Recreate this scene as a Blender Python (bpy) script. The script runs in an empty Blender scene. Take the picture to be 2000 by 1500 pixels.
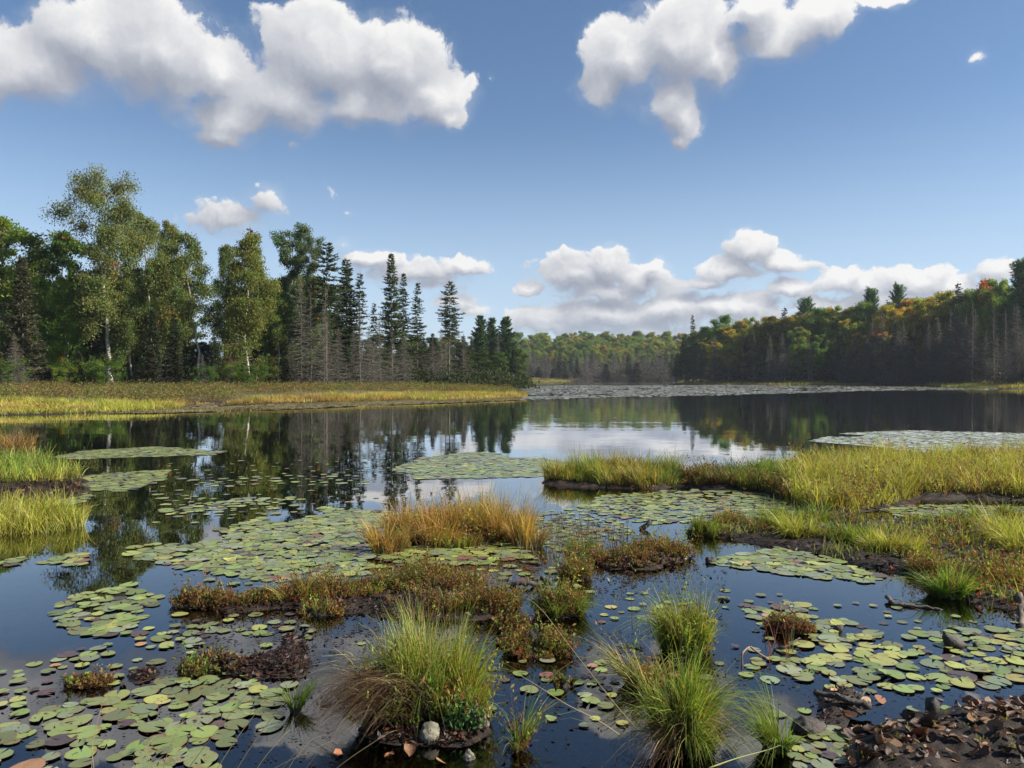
import bpy, math, random
import numpy as np
R = math.radians
sc = bpy.context.scene
col = sc.collection

# ------------------------------------------------------------------ camera
CAM = np.array([0.0, 0.0, 1.7]); F = 1480.0; PITCH = math.atan(13.0 / F)
cam = bpy.data.cameras.new('camera'); cam.sensor_width = 36; cam.lens = F / 2000 * 36
cam.clip_start = 0.05; cam.clip_end = 20000
co = bpy.data.objects.new('camera', cam); col.objects.link(co)
co.location = CAM; co.rotation_euler = (math.pi / 2 - PITCH, 0, 0)
sc.camera = co

def ray(px, py):
    a, b = (px - 1000) / F, (750 - py) / F
    c, s = math.cos(PITCH), math.sin(PITCH)
    return np.array([a, c + b * s, -s + b * c])
def G(px, py, z=0.0):                     # ground point seen at a pixel of the 2000x1500 photograph
    r = ray(px, py); t = (z - CAM[2]) / r[2]
    return CAM + r * t
def GX(px, d):                            # lateral position of a column at distance d
    return (px - 1000) / F * d
def HT(py, d, z=0.0):                     # height above z of something whose top shows at row py
    r = ray(1000, py); return CAM[2] + r[2] / r[1] * d - z

# ------------------------------------------------------------------ light
SUN_EL, SUN_AZ = R(36), R(98)             # azimuth measured from the view direction (+Y) towards +X
sun = bpy.data.lights.new('sun', 'SUN'); sun.energy = 5.0; sun.angle = R(0.5); sun.color = (1.0, 0.92, 0.79)
so = bpy.data.objects.new('sun', sun); col.objects.link(so)
sdir = np.array([math.sin(SUN_AZ) * math.cos(SUN_EL), math.cos(SUN_AZ) * math.cos(SUN_EL), math.sin(SUN_EL)])
from mathutils import Vector
so.rotation_euler = Vector((-sdir[0], -sdir[1], -sdir[2])).to_track_quat('-Z', 'Y').to_euler()

sc.view_settings.view_transform = 'Standard'; sc.view_settings.look = 'None'
sc.view_settings.exposure = 0.92; sc.view_settings.gamma = 1.0; sc.view_settings.use_curve_mapping = False
sc.render.engine = 'CYCLES'
sc.cycles.max_bounces = 6; sc.cycles.diffuse_bounces = 3; sc.cycles.glossy_bounces = 3
sc.cycles.transmission_bounces = 4; sc.cycles.transparent_max_bounces = 8
sc.cycles.caustics_reflective = False; sc.cycles.caustics_refractive = False

# ------------------------------------------------------------------ world: sky and clouds
class NT:
    def __init__(s, tree): s.t = tree; s.l = tree.links
    def n(s, typ, **kw):
        nd = s.t.nodes.new(typ)
        for k, v in kw.items(): setattr(nd, k, v)
        return nd
    def put(s, sock, v):
        if isinstance(v, bpy.types.NodeSocket): s.l.new(v, sock)
        elif v is not None: sock.default_value = v
    def m(s, op, a, b=None, c=None, clamp=False):
        nd = s.n('ShaderNodeMath', operation=op, use_clamp=clamp)
        s.put(nd.inputs[0], a); s.put(nd.inputs[1], b); s.put(nd.inputs[2], c)
        return nd.outputs[0]
    def v(s, op, a, b=None, c=None):
        nd = s.n('ShaderNodeVectorMath', operation=op)
        s.put(nd.inputs[0], a); s.put(nd.inputs[1], b)
        if c is not None: s.put(nd.inputs[2], c)
        return nd.outputs['Value'] if op in ('LENGTH', 'DOT_PRODUCT') else nd.outputs[0]
    def noise(s, vec, scale, detail=4, rough=0.55, out='Fac', lac=2.0):
        nd = s.n('ShaderNodeTexNoise'); s.put(nd.inputs['Vector'], vec)
        nd.inputs['Scale'].default_value = scale; nd.inputs['Detail'].default_value = detail
        nd.inputs['Roughness'].default_value = rough; nd.inputs['Lacunarity'].default_value = lac
        return nd.outputs[out]
    def mr(s, v, a, b, c=0.0, d=1.0, smooth=False):
        nd = s.n('ShaderNodeMapRange', interpolation_type='SMOOTHSTEP' if smooth else 'LINEAR')
        s.put(nd.inputs[0], v)
        for i, q in enumerate((a, b, c, d)): s.put(nd.inputs[i + 1], q)
        return nd.outputs[0]
    def mix(s, f, a, b, blend='MIX'):
        nd = s.n('ShaderNodeMix', data_type='RGBA', blend_type=blend)
        s.put(nd.inputs[0], f)
        s.put(nd.inputs[6], a + (1,) if isinstance(a, tuple) and len(a) == 3 else a)
        s.put(nd.inputs[7], b + (1,) if isinstance(b, tuple) and len(b) == 3 else b)
        return nd.outputs[2]
    def ramp(s, f, stops, interp='LINEAR'):
        nd = s.n('ShaderNodeValToRGB'); cr = nd.color_ramp; cr.interpolation = interp
        while len(cr.elements) < len(stops): cr.elements.new(0.5)
        for e, (p, c) in zip(cr.elements, stops): e.position = p; e.color = tuple(c) + (1,)
        s.put(nd.inputs[0], f); return nd.outputs[0]

w = bpy.data.worlds.new('World'); sc.world = w; w.use_nodes = True
w.node_tree.nodes.clear(); N = NT(w.node_tree)
SKY = 0.10
sky = N.n('ShaderNodeTexSky', sky_type='NISHITA'); sky.sun_disc = False
sky.sun_elevation = SUN_EL; sky.sun_rotation = SUN_AZ; sky.air_density = 1.0; sky.dust_density = 0.4; sky.ozone_density = 3.0
sky.altitude = 300
tc = N.n('ShaderNodeTexCoord').outputs['Generated']
sep = N.n('ShaderNodeSeparateXYZ'); N.l.new(tc, sep.inputs[0])
az = N.m('ARCTAN2', sep.outputs[0], sep.outputs[1]); el = N.m('ARCSINE', sep.outputs[2])
cmb = N.n('ShaderNodeCombineXYZ'); N.l.new(az, cmb.inputs[0]); N.l.new(el, cmb.inputs[1])
AE = cmb.outputs[0]
# one row per billow: centre and half-size as seen from the shore (px of the photo), softness weight
BL = [(90,130,150,62),(180,75,120,75),(320,105,130,92),(430,140,80,62),(30,150,100,40),(-80,140,120,60),
 (640,115,150,88),(765,125,115,84),(850,185,85,50),(560,185,130,72),(455,222,110,42),(710,195,150,52),(440,262,60,22),(885,225,40,24),
 (1225,115,92,70),(1335,85,120,85),(1405,112,62,60),(1310,185,75,58),(1325,225,56,46),(1316,270,30,24),(1185,165,56,44),
 (1520,65,90,48),(1600,28,90,48),(1480,10,70,40),(1720,-10,80,24),
 (1900,122,72,46,.74),(962,156,54,44,1.06),(992,190,46,38,1.08),(572,288,50,30,.85),
 (440,425,115,50,.30),(518,392,54,42,.30),(646,376,50,34,1.0),(678,410,60,24,.9),(675,478,56,44,.72),
 (745,512,70,24),(810,535,110,34),(905,522,62,22),(718,500,34,14),(880,592,72,24,.3),(925,612,56,24,.35),(840,560,120,24,.45),
 (1118,535,82,48),(1182,522,66,46),(1255,545,62,36),(1180,572,115,26),(1036,562,32,16),(1285,525,26,20),
 (1190,618,190,40,.0),(1300,606,100,36),(1060,625,120,30,.2),(1440,606,120,34,.1),(1620,600,140,30,.2),(1405,600,60,22),(1090,640,110,20,.2),(1260,646,150,24,.1),(1470,632,150,26,.15),
 (1470,490,56,36),(1420,532,72,28),(1525,508,54,26),(1375,556,62,14),(1540,562,52,22),
 (1640,550,66,28),(1700,562,70,28),(1785,550,92,30),(1860,556,46,20),(1720,588,150,20),(1945,526,46,30,.25),
 (2120,540,120,36),(2300,200,170,90),(-330,330,170,60),(-420,560,200,40),(2500,520,180,40)]
def ae(px, py):
    r = ray(px, py); r = r / np.linalg.norm(r)
    return math.atan2(r[0], r[1]), math.asin(r[2])
wn = N.noise(AE, 12.0, 5, 0.6, 'Color'); wv = N.v('SUBTRACT', wn, (0.5, 0.5, 0.5))
warp = N.v('MULTIPLY', wv, (0.06, 0.045, 0.0))
AEw = N.v('ADD', AE, warp)
def field(P, rows, base=1.30):
    acc = None
    for (x, y, rx, ry, *wt) in rows:
        a, e = ae(x, y); ie = F / ry; ia = min(F / rx * (1 + ((x - 1000) / F) ** 2), F / rx * 1.5)
        q = N.v('MULTIPLY_ADD', P, (ia, ie, 0), (-a * ia, -e * ie, 0))
        L = N.v('LENGTH', q)
        if wt: L = N.m('ADD', L, wt[0])
        acc = L if acc is None else N.m('SMOOTH_MIN', acc, L, 0.30)
    return N.m('MULTIPLY', N.m('SUBTRACT', base, acc), 1.35)
def detail(P, ds=1.0):
    # rounded billows (inverted smooth voronoi) plus fine noise
    vo = N.n('ShaderNodeTexVoronoi', feature='SMOOTH_F1'); N.put(vo.inputs['Vector'], P)
    vo.inputs['Scale'].default_value = 20 * ds; vo.inputs['Smoothness'].default_value = 0.6
    vo.inputs['Detail'].default_value = 1.0; vo.inputs['Roughness'].default_value = 0.5
    b = N.m('SUBTRACT', 0.40, vo.outputs['Distance'])
    f = N.m('SUBTRACT', N.noise(P, 24 * ds, 7, 0.68), 0.5)
    return N.m('ADD', N.m('MULTIPLY', b, 0.7), N.m('MULTIPLY', f, 1.35))
hs = N.n('ShaderNodeHueSaturation'); N.put(hs.inputs['Color'], sky.outputs[0]); hs.inputs['Saturation'].default_value = 1.06
hs.inputs['Hue'].default_value = 0.500; hs.inputs['Value'].default_value = 0.68
low = N.mr(el, 0.0, 0.34, 0.72, 0.0, True)                 # thin milky air low over the woods
skyc = N.mix(low, hs.outputs[0], (3.3, 4.15, 5.3))
def background(color):
    bg = N.n('ShaderNodeBackground'); N.put(bg.inputs[0], color); bg.inputs[1].default_value = SKY
    return bg.outputs[0]
def clouded(rows, edge=0.40, rimv=0.22, ds=1.0, base=1.26):
    F1 = field(AEw, rows, base); F2 = field(N.v('ADD', AEw, (0.012 / ds, 0.034 / ds, 0)), rows, base)
    d1 = detail(AEw, ds); d2 = detail(N.v('ADD', AEw, (0.005 / ds, 0.011 / ds, 0)), ds)
    D1 = N.m('ADD', F1, d1)
    soft = N.mr(N.m('SUBTRACT', F1, F2), -0.45, 0.25, edge * 2.4, edge * .7)     # crisp tops, ragged soft bases
    alpha = N.mr(D1, 0.0, soft, smooth=True)
    wisp = N.mr(N.m('ADD', F1, N.m('MULTIPLY', N.m('SUBTRACT', N.noise(AE, 12, 6, 0.7), .5), 2.2)), 0.0, 0.8, 0, 0.20, True)
    alpha = N.m('MAXIMUM', alpha, wisp)
    alpha = N.m('MULTIPLY', alpha, N.mr(el, 0.0, 0.08, 0.35, 1.0))
    lit = N.m('ADD', N.m('MULTIPLY', N.m('SUBTRACT', F1, F2), 0.60), N.m('MULTIPLY', N.m('SUBTRACT', d1, d2), 0.42))
    rim = N.mr(D1, 0.0, 0.75, rimv, 0.0, True)
    lit = N.m('ADD', N.m('ADD', lit, 0.37), N.m('SUBTRACT', rim, N.mr(D1, .6, 1.8, 0, .12)))
    ccol = N.ramp(lit, [(0.05, (0.175, 0.19, 0.23)), (0.35, (0.235, 0.25, 0.285)), (0.66, (0.34, 0.348, 0.37)), (1.02, (0.495, 0.49, 0.485))])
    ccol = N.v('SCALE', ccol); ccol.node.inputs['Scale'].default_value = 1.0 / SKY
    return background(N.mix(alpha, skyc, ccol))
def pick(f, a, b):
    nd = N.n('ShaderNodeMixShader'); N.l.new(f, nd.inputs[0]); N.l.new(a, nd.inputs[1]); N.l.new(b, nd.inputs[2]); return nd.outputs[0]
HL = [b for b in BL if b[1] < 330 and b[0] < 1040]; HR = [b for b in BL if b[1] < 330 and b[0] >= 1040]
LL = [b for b in BL if b[1] >= 330 and b[0] < 985]; LR = [b for b in BL if b[1] >= 330 and b[0] >= 985]
high = pick(N.m('GREATER_THAN', az, 0.032), clouded(HL), clouded(HR))
lowc = pick(N.m('GREATER_THAN', az, -0.010), clouded(LL, .50, .18, 2.4, 1.26), clouded(LR, .36, .20, 1.9, 1.28))
both = pick(N.m('GREATER_THAN', el, 0.262), lowc, high)
inside = N.m('MULTIPLY', N.m('MULTIPLY', N.m('LESS_THAN', N.m('ABSOLUTE', az), 1.15), N.m('GREATER_THAN', el, 0.0)), N.m('LESS_THAN', el, 0.72))
class _B: pass
bg = _B(); bg.outputs = [pick(inside, background(skyc), both)]
wo = N.n('ShaderNodeOutputWorld'); N.l.new(bg.outputs[0], wo.inputs[0])
w.cycles.sampling_method = 'MANUAL'; w.cycles.sample_map_resolution = 512

# ------------------------------------------------------------------ helpers
def tag(o, label=None, cat=None, group=None, kind=None):
    if label: o['label'] = label
    if cat: o['category'] = cat
    if group: o['group'] = group
    if kind: o['kind'] = kind
    return o
def empty(name, loc, rz=0.0, s=1.0):
    o = bpy.data.objects.new(name, None); col.objects.link(o); o.location = loc
    o.rotation_euler = (0, 0, rz); o.scale = (s, s, s) if not isinstance(s, tuple) else s
    o.empty_display_size = 0.1
    return o
def link(name, me, parent=None, color=None):
    o = bpy.data.objects.new(name, me); col.objects.link(o)
    if parent: o.parent = parent
    if color is not None: o.color = tuple(color) + (1,)
    return o
def vnoise(x, y, seed=0):
    """smooth value noise, vectorised, about -1..1"""
    def h(i, j):
        n = (i.astype(np.int64) * 374761393 + j.astype(np.int64) * 668265263 + seed * 1442695041) & 0x7fffffff
        n = ((n ^ (n >> 13)) * 1274126177) & 0x7fffffff
        return ((n ^ (n >> 16)) & 0xffff) / 32767.5 - 1
    x = np.asarray(x, float); y = np.asarray(y, float)
    i, j = np.floor(x), np.floor(y); fx, fy = x - i, y - j
    fx = fx * fx * (3 - 2 * fx); fy = fy * fy * (3 - 2 * fy)
    return (h(i, j) * (1 - fx) + h(i + 1, j) * fx) * (1 - fy) + (h(i, j + 1) * (1 - fx) + h(i + 1, j + 1) * fx) * fy
def fbm(x, y, o=4, seed=0):
    r = 0; a = 1; s = 0
    for k_ in range(o): r = r + a * vnoise(x * 2 ** k_, y * 2 ** k_, seed + k_); s += a; a *= .5
    return r / s
def norm(a): return a / np.maximum(np.linalg.norm(a, axis=-1, keepdims=True), 1e-9)

class Geo:
    def __init__(s): s.V = []; s.C = []; s.Q = []; s.T = []; s.n = 0
    def add(s, V, Q=None, T=None, C=(1, 1, 1)):
        V = np.asarray(V, float).reshape(-1, 3); C = np.asarray(C, float)
        if C.ndim == 1: C = np.tile(C, (len(V), 1))
        s.V.append(V); s.C.append(C)
        if Q is not None and len(Q): s.Q.append(np.asarray(Q) + s.n)
        if T is not None and len(T): s.T.append(np.asarray(T) + s.n)
        s.n += len(V)
    def tube(s, P, rad, n=5, C=(1, 1, 1), cap=True):
        P = np.asarray(P, float); rad = np.asarray(rad, float); m = len(P)
        t = norm(np.gradient(P, axis=0)); up = np.array([0, 0, 1.0]) if abs(t[0][2]) < .9 else np.array([1.0, 0, 0])
        a = norm(np.cross(t, up)); b = np.cross(t, a)
        an = np.arange(n) / n * 2 * math.pi
        V = P[:, None] + rad[:, None, None] * (a[:, None] * np.cos(an)[None, :, None] + b[:, None] * np.sin(an)[None, :, None])
        i = np.arange(m - 1)[:, None] * n; j = np.arange(n)[None]; k2 = (j + 1) % n
        Q = np.stack([i + j, i + k2, i + n + k2, i + n + j], -1).reshape(-1, 4)
        T = []
        if cap and n > 3: T = [(0, q + 1, q) for q in range(1, n - 1)] + [((m - 1) * n, (m - 1) * n + q, (m - 1) * n + q + 1) for q in range(1, n - 1)]
        s.add(V, Q, T or None, C)
    def cards(s, c, u, v, C):           # diamonds: leaf-shaped quads
        c = np.asarray(c); n = len(c)
        if not n: return
        V = np.stack([c - u, c + v - u * .15, c + u, c - v - u * .15], 1)
        Q = np.arange(n * 4).reshape(n, 4)
        C = np.asarray(C)
        s.add(V, Q, None, np.repeat(C, 4, 0) if C.ndim == 2 else C)
    def mesh(s, name, mat, smooth=False):
        V = np.concatenate(s.V); C = np.concatenate(s.C)
        me = bpy.data.meshes.new(name); me.vertices.add(len(V)); me.vertices.foreach_set('co', V.ravel())
        Q = np.concatenate(s.Q) if s.Q else np.zeros((0, 4), int); T = np.concatenate(s.T) if s.T else np.zeros((0, 3), int)
        me.loops.add(Q.size + T.size); me.polygons.add(len(Q) + len(T))
        me.loops.foreach_set('vertex_index', np.concatenate([Q.ravel(), T.ravel()]).astype(np.int32))
        st = np.concatenate([np.arange(len(Q)) * 4, Q.size + np.arange(len(T)) * 3]).astype(np.int32)
        me.polygons.foreach_set('loop_start', st)
        me.polygons.foreach_set('loop_total', np.concatenate([np.full(len(Q), 4), np.full(len(T), 3)]).astype(np.int32))
        if smooth: me.polygons.foreach_set('use_smooth', np.ones(len(Q) + len(T), bool))
        me.update(calc_edges=True)
        at = me.color_attributes.new('Col', 'FLOAT_COLOR', 'POINT')
        at.data.foreach_set('color', np.concatenate([C, np.ones((len(C), 1))], 1).ravel())
        me.materials.append(mat); return me
    def build(s, name, mat, parent=None, smooth=False): return link(name, s.mesh(name, mat, smooth), parent)

def pal(rng, n, items):
    """random colours from [(colour, weight), ...] with a little jitter"""
    cs = np.array([c for c, _ in items]); wt = np.array([w_ for _, w_ in items], float); wt /= wt.sum()
    c = cs[rng.choice(len(cs), n, p=wt)]
    return np.clip(c * rng.uniform(.7, 1.3, (n, 1)) * rng.uniform(.92, 1.08, (n, 3)), 0, .9)

# ------------------------------------------------------------------ materials
def mat(name):
    m = bpy.data.materials.new(name); m.use_nodes = True; m.node_tree.nodes.clear()
    return m, NT(m.node_tree)
def out(N_, sh): o = N_.n('ShaderNodeOutputMaterial'); N_.l.new(sh, o.inputs[0])
def foliage(name, trans=.35, rough=.6, gloss=.25):
    m, n = mat(name)
    at = n.n('ShaderNodeAttribute', attribute_name='Col').outputs['Color']
    oc = n.n('ShaderNodeObjectInfo').outputs['Color']
    c = n.mix(1.0, at, oc, 'MULTIPLY')
    p = n.n('ShaderNodeBsdfPrincipled'); n.put(p.inputs['Base Color'], c); p.inputs['Roughness'].default_value = rough
    p.inputs['Specular IOR Level'].default_value = gloss
    t = n.n('ShaderNodeBsdfTranslucent'); tc_ = n.mix(1.0, c, (1.25, 1.2, .6), 'MULTIPLY'); n.put(t.inputs[0], tc_)
    mx = n.n('ShaderNodeMixShader'); mx.inputs[0].default_value = trans
    n.l.new(p.outputs[0], mx.inputs[1]); n.l.new(t.outputs[0], mx.inputs[2]); out(n, mx.outputs[0]); return m
def solid(name, a, b, scale=8, rough=.8, spec=.3, bump=.3, attr=False, stretch=(1, 1, 1), detail=6):
    m, n = mat(name)
    tc_ = n.n('ShaderNodeTexCoord').outputs['Object']
    vv = n.v('MULTIPLY', tc_, stretch)
    f = n.noise(vv, scale, detail, .65)
    c = n.mix(n.mr(f, .35, .65), a, b)
    if attr: c = n.mix(1.0, c, n.n('ShaderNodeAttribute', attribute_name='Col').outputs['Color'], 'MULTIPLY')
    c = n.mix(1.0, c, n.n('ShaderNodeObjectInfo').outputs['Color'], 'MULTIPLY')
    p = n.n('ShaderNodeBsdfPrincipled'); n.put(p.inputs['Base Color'], c)
    p.inputs['Roughness'].default_value = rough; p.inputs['Specular IOR Level'].default_value = spec
    if bump:
        bp = n.n('ShaderNodeBump'); bp.inputs['Strength'].default_value = bump; bp.inputs['Distance'].default_value = .02
        n.put(bp.inputs['Height'], n.noise(vv, scale * 3, 6, .7)); n.l.new(bp.outputs[0], p.inputs['Normal'])
    out(n, p.outputs[0]); return m
M = {}
M['leaf'] = foliage('leaf', .45); M['needle'] = foliage('needle', .25, .7); M['grass'] = foliage('grass', .4, .5, .35)
M['bark'] = solid('bark', (.10, .08, .065), (.22, .19, .16), 6, .9, .2, .5, stretch=(1, 1, .3))
M['deadwood'] = solid('deadwood', (.075, .066, .053), (.205, .185, .155), 5, .85, .2, .4, stretch=(1, 1, .3))
M['peat'] = solid('peat', (.012, .009, .007), (.05, .034, .024), 22, .55, .5, .9)
M['stone'] = solid('stone', (.09, .085, .06), (.27, .25, .19), 9, .85, .3, .6)
M['driftwood'] = solid('driftwood', (.04, .03, .024), (.20, .155, .115), 14, .75, .35, .7, stretch=(.4, 1, 1))
M['darkwood'] = solid('darkwood', (.012, .010, .009), (.07, .055, .045), 12, .6, .5, .7)
M['deadleaf'] = solid('deadleaf', (.16, .09, .05), (.34, .20, .11), 14, .5, .5, .3, attr=True)
# birch bark: white with dark bands
m, n = mat('birch_bark'); tco = n.n('ShaderNodeTexCoord').outputs['Object']
fb = n.noise(n.v('MULTIPLY', tco, (1.2, 1.2, 5)), 2.2, 5, .7)
c = n.ramp(fb, [(.36, (.07, .055, .045)), (.46, (.42, .39, .34)), (.6, (.66, .63, .57))])
# limbs and the upper stem get thinner and browner: driven by the mesh colour
c = n.mix(1.0, c, n.n('ShaderNodeAttribute', attribute_name='Col').outputs['Color'], 'MULTIPLY')
p = n.n('ShaderNodeBsdfPrincipled'); n.put(p.inputs['Base Color'], c); p.inputs['Roughness'].default_value = .7; out(n, p.outputs[0]); M['birch'] = m

# water
m, n = mat('pond_water'); geo_ = n.n('ShaderNodeNewGeometry').outputs['Position']
sp = n.n('ShaderNodeSeparateXYZ'); n.l.new(geo_, sp.inputs[0])
dist = n.v('LENGTH', geo_)
amp = n.mr(dist, 3, 45, .0018, .0075)
patch = n.noise(geo_, .05, 3, .5)
amp = n.m('MULTIPLY', amp, n.mr(patch, .35, .65, .6, 1.35))
amp = n.m('ADD', amp, n.mr(sp.outputs[1], 150, 190, 0, .07, True))        # open breeze beyond the lily mat
n1 = n.v('SUBTRACT', n.noise(n.v('MULTIPLY', geo_, (1.6, 5.5, 1)), 1.7, 3, .55, 'Color'), (.5, .5, .5))
n2 = n.v('SUBTRACT', n.noise(n.v('MULTIPLY', geo_, (.25, 1.1, 1)), 1.0, 2, .5, 'Color'), (.5, .5, .5))
nn = n.v('ADD', n1, n.v('MULTIPLY', n2, (.5, .5, .5)))
nn = n.v('MULTIPLY', nn, (2.0, 4.0, 0))
cx = n.n('ShaderNodeVectorMath', operation='SCALE'); n.l.new(nn, cx.inputs[0]); n.l.new(amp, cx.inputs['Scale'])
nv = n.v('NORMALIZE', n.v('ADD', cx.outputs[0], (0, 0, 1)))
fr = n.n('ShaderNodeFresnel'); fr.inputs['IOR'].default_value = 1.65; n.l.new(nv, fr.inputs['Normal'])
gl = n.n('ShaderNodeBsdfGlossy'); gl.inputs['Roughness'].default_value = .012; gl.inputs['Color'].default_value = (1, 1, 1, 1); n.l.new(nv, gl.inputs['Normal'])
tr = n.n('ShaderNodeBsdfTransparent'); tr.inputs[0].default_value = (.64, .52, .36, 1)
mx = n.n('ShaderNodeMixShader'); n.l.new(n.m('MULTIPLY', fr.outputs[0], 1.35, clamp=True), mx.inputs[0]); n.l.new(tr.outputs[0], mx.inputs[1]); n.l.new(gl.outputs[0], mx.inputs[2])
out(n, mx.outputs[0]); M['water'] = m

# ground: wet peat near the water, mossy litter further up
m, n = mat('bog_ground'); geo_ = n.n('ShaderNodeNewGeometry').outputs['Position']
sp = n.n('ShaderNodeSeparateXYZ'); n.l.new(geo_, sp.inputs[0])
f1 = n.noise(geo_, 9, 8, .7); f2_ = n.noise(geo_, 45, 5, .7); f3 = n.noise(geo_, .35, 4, .6)
peat = n.ramp(f1, [(.32, (.007, .005, .004)), (.52, (.024, .016, .011)), (.68, (.065, .043, .028))])
peat = n.mix(n.mr(f2_, .60, .72), peat, (.11, .07, .045))
dry = n.ramp(f3, [(.35, (.06, .055, .02)), (.5, (.10, .085, .03)), (.65, (.14, .10, .045))])
c = n.mix(n.mr(sp.outputs[2], .10, .30), peat, dry)
c = n.mix(n.mr(sp.outputs[2], -.10, -.6), c, (.012, .009, .006))
p = n.n('ShaderNodeBsdfPrincipled'); n.put(p.inputs['Base Color'], c)
n.put(p.inputs['Roughness'], n.mr(sp.outputs[2], .0, .12, .5, .9))
p.inputs['Specular IOR Level'].default_value = .3
bp = n.n('ShaderNodeBump'); bp.inputs['Strength'].default_value = .9; bp.inputs['Distance'].default_value = .02
n.put(bp.inputs['Height'], n.noise(geo_, 30, 8, .75)); n.l.new(bp.outputs[0], p.inputs['Normal'])
out(n, p.outputs[0]); M['ground'] = m

# lily pad: radial veins, browning blotches, waxy
def padmat():
    m, n = mat('lily_pad'); tco = n.n('ShaderNodeTexCoord').outputs['Object']
    at = n.n('ShaderNodeAttribute', attribute_name='Col').outputs['Color']
    oc = n.n('ShaderNodeObjectInfo').outputs['Color']; rnd = n.n('ShaderNodeObjectInfo').outputs['Random']
    uv = n.n('ShaderNodeAttribute', attribute_name='PadXY').outputs['Vector']
    s_ = n.n('ShaderNodeSeparateXYZ'); n.l.new(uv, s_.inputs[0])
    ang = n.m('ARCTAN2', s_.outputs[1], s_.outputs[0]); rad = n.v('LENGTH', uv)
    vein = n.mr(n.m('ABSOLUTE', n.m('SINE', n.m('MULTIPLY', ang, 9.0))), 0, .16, 1, 0)
    vein = n.m('MULTIPLY', vein, n.mr(rad, .1, .9, .5, .12))
    geo2 = n.n('ShaderNodeNewGeometry').outputs['Position']
    c = n.mix(1.0, at, oc, 'MULTIPLY')
    c = n.mix(vein, c, n.mix(1.0, c, (1.6, 1.55, 1.4), 'MULTIPLY'))
    bl = n.noise(geo2, 13, 5, .65)
    c = n.mix(n.mr(bl, .56, .70, 0, .75), c, (.17, .095, .045))
    c = n.mix(n.mr(n.noise(geo2, 60, 3, .6), .62, .70, 0, .5), c, (.05, .035, .02))
    edge = n.m('MULTIPLY', n.mr(rad, .86, 1.0), n.mr(bl, .42, .56))
    c = n.mix(n.m('MULTIPLY', edge, .8), c, (.20, .07, .04))
    p = n.n('ShaderNodeBsdfPrincipled'); n.put(p.inputs['Base Color'], c)
    n.put(p.inputs['Roughness'], n.mr(bl, .4, .7, .30, .5)); p.inputs['Specular IOR Level'].default_value = .55
    bp = n.n('ShaderNodeBump'); bp.inputs['Strength'].default_value = .35; bp.inputs['Distance'].default_value = .004
    n.put(bp.inputs['Height'], n.m('ADD', n.noise(geo2, 35, 3, .5), n.m('MULTIPLY', vein, .6))); n.l.new(bp.outputs[0], p.inputs['Normal'])
    out(n, p.outputs[0]); return m
M['pad'] = padmat()

# ------------------------------------------------------------------ ground and water
def gp(pts, z=0.0): return np.array([G(x, y, z)[:2] for x, y in pts])
def sdf(P, poly):
    """signed distance, positive inside"""
    n_ = len(poly); d = np.full(len(P), 1e18); ins = np.zeros(len(P), bool)
    for i in range(n_):
        a, b = poly[i], poly[(i + 1) % n_]; e = b - a; w_ = P - a
        t = np.clip((w_ @ e) / max(e @ e, 1e-12), 0, 1)
        q = w_ - t[:, None] * e; d = np.minimum(d, (q ** 2).sum(1))
        c1 = (a[1] > P[:, 1]) != (b[1] > P[:, 1])
        with np.errstate(divide='ignore', invalid='ignore'):
            xi = (b[0] - a[0]) * (P[:, 1] - a[1]) / (b[1] - a[1] + 1e-15) + a[0]
        ins ^= c1 & (P[:, 0] < xi)
    d = np.sqrt(d); return np.where(ins, d, -d)
SHORE = np.concatenate([gp([(-2400, 960), (-1000, 880), (-300, 826), (0, 812), (100, 810), (330, 800), (390, 790), (700, 785), (800, 782), (1020, 776), (1015, 766),
    (985, 757), (1000, 750.5), (1035, 746.3), (1150, 744.2), (1330, 744.2), (1338, 747), (1345, 749.5), (1500, 752), (1640, 753), (1760, 753), (1880, 757), (2000, 758.5), (2300, 764), (3000, 790), (4200, 860)]),
    np.array([[4500., 20.], [4500., 4500.], [-4500., 4500.], [-4500., 30.]])])
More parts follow.
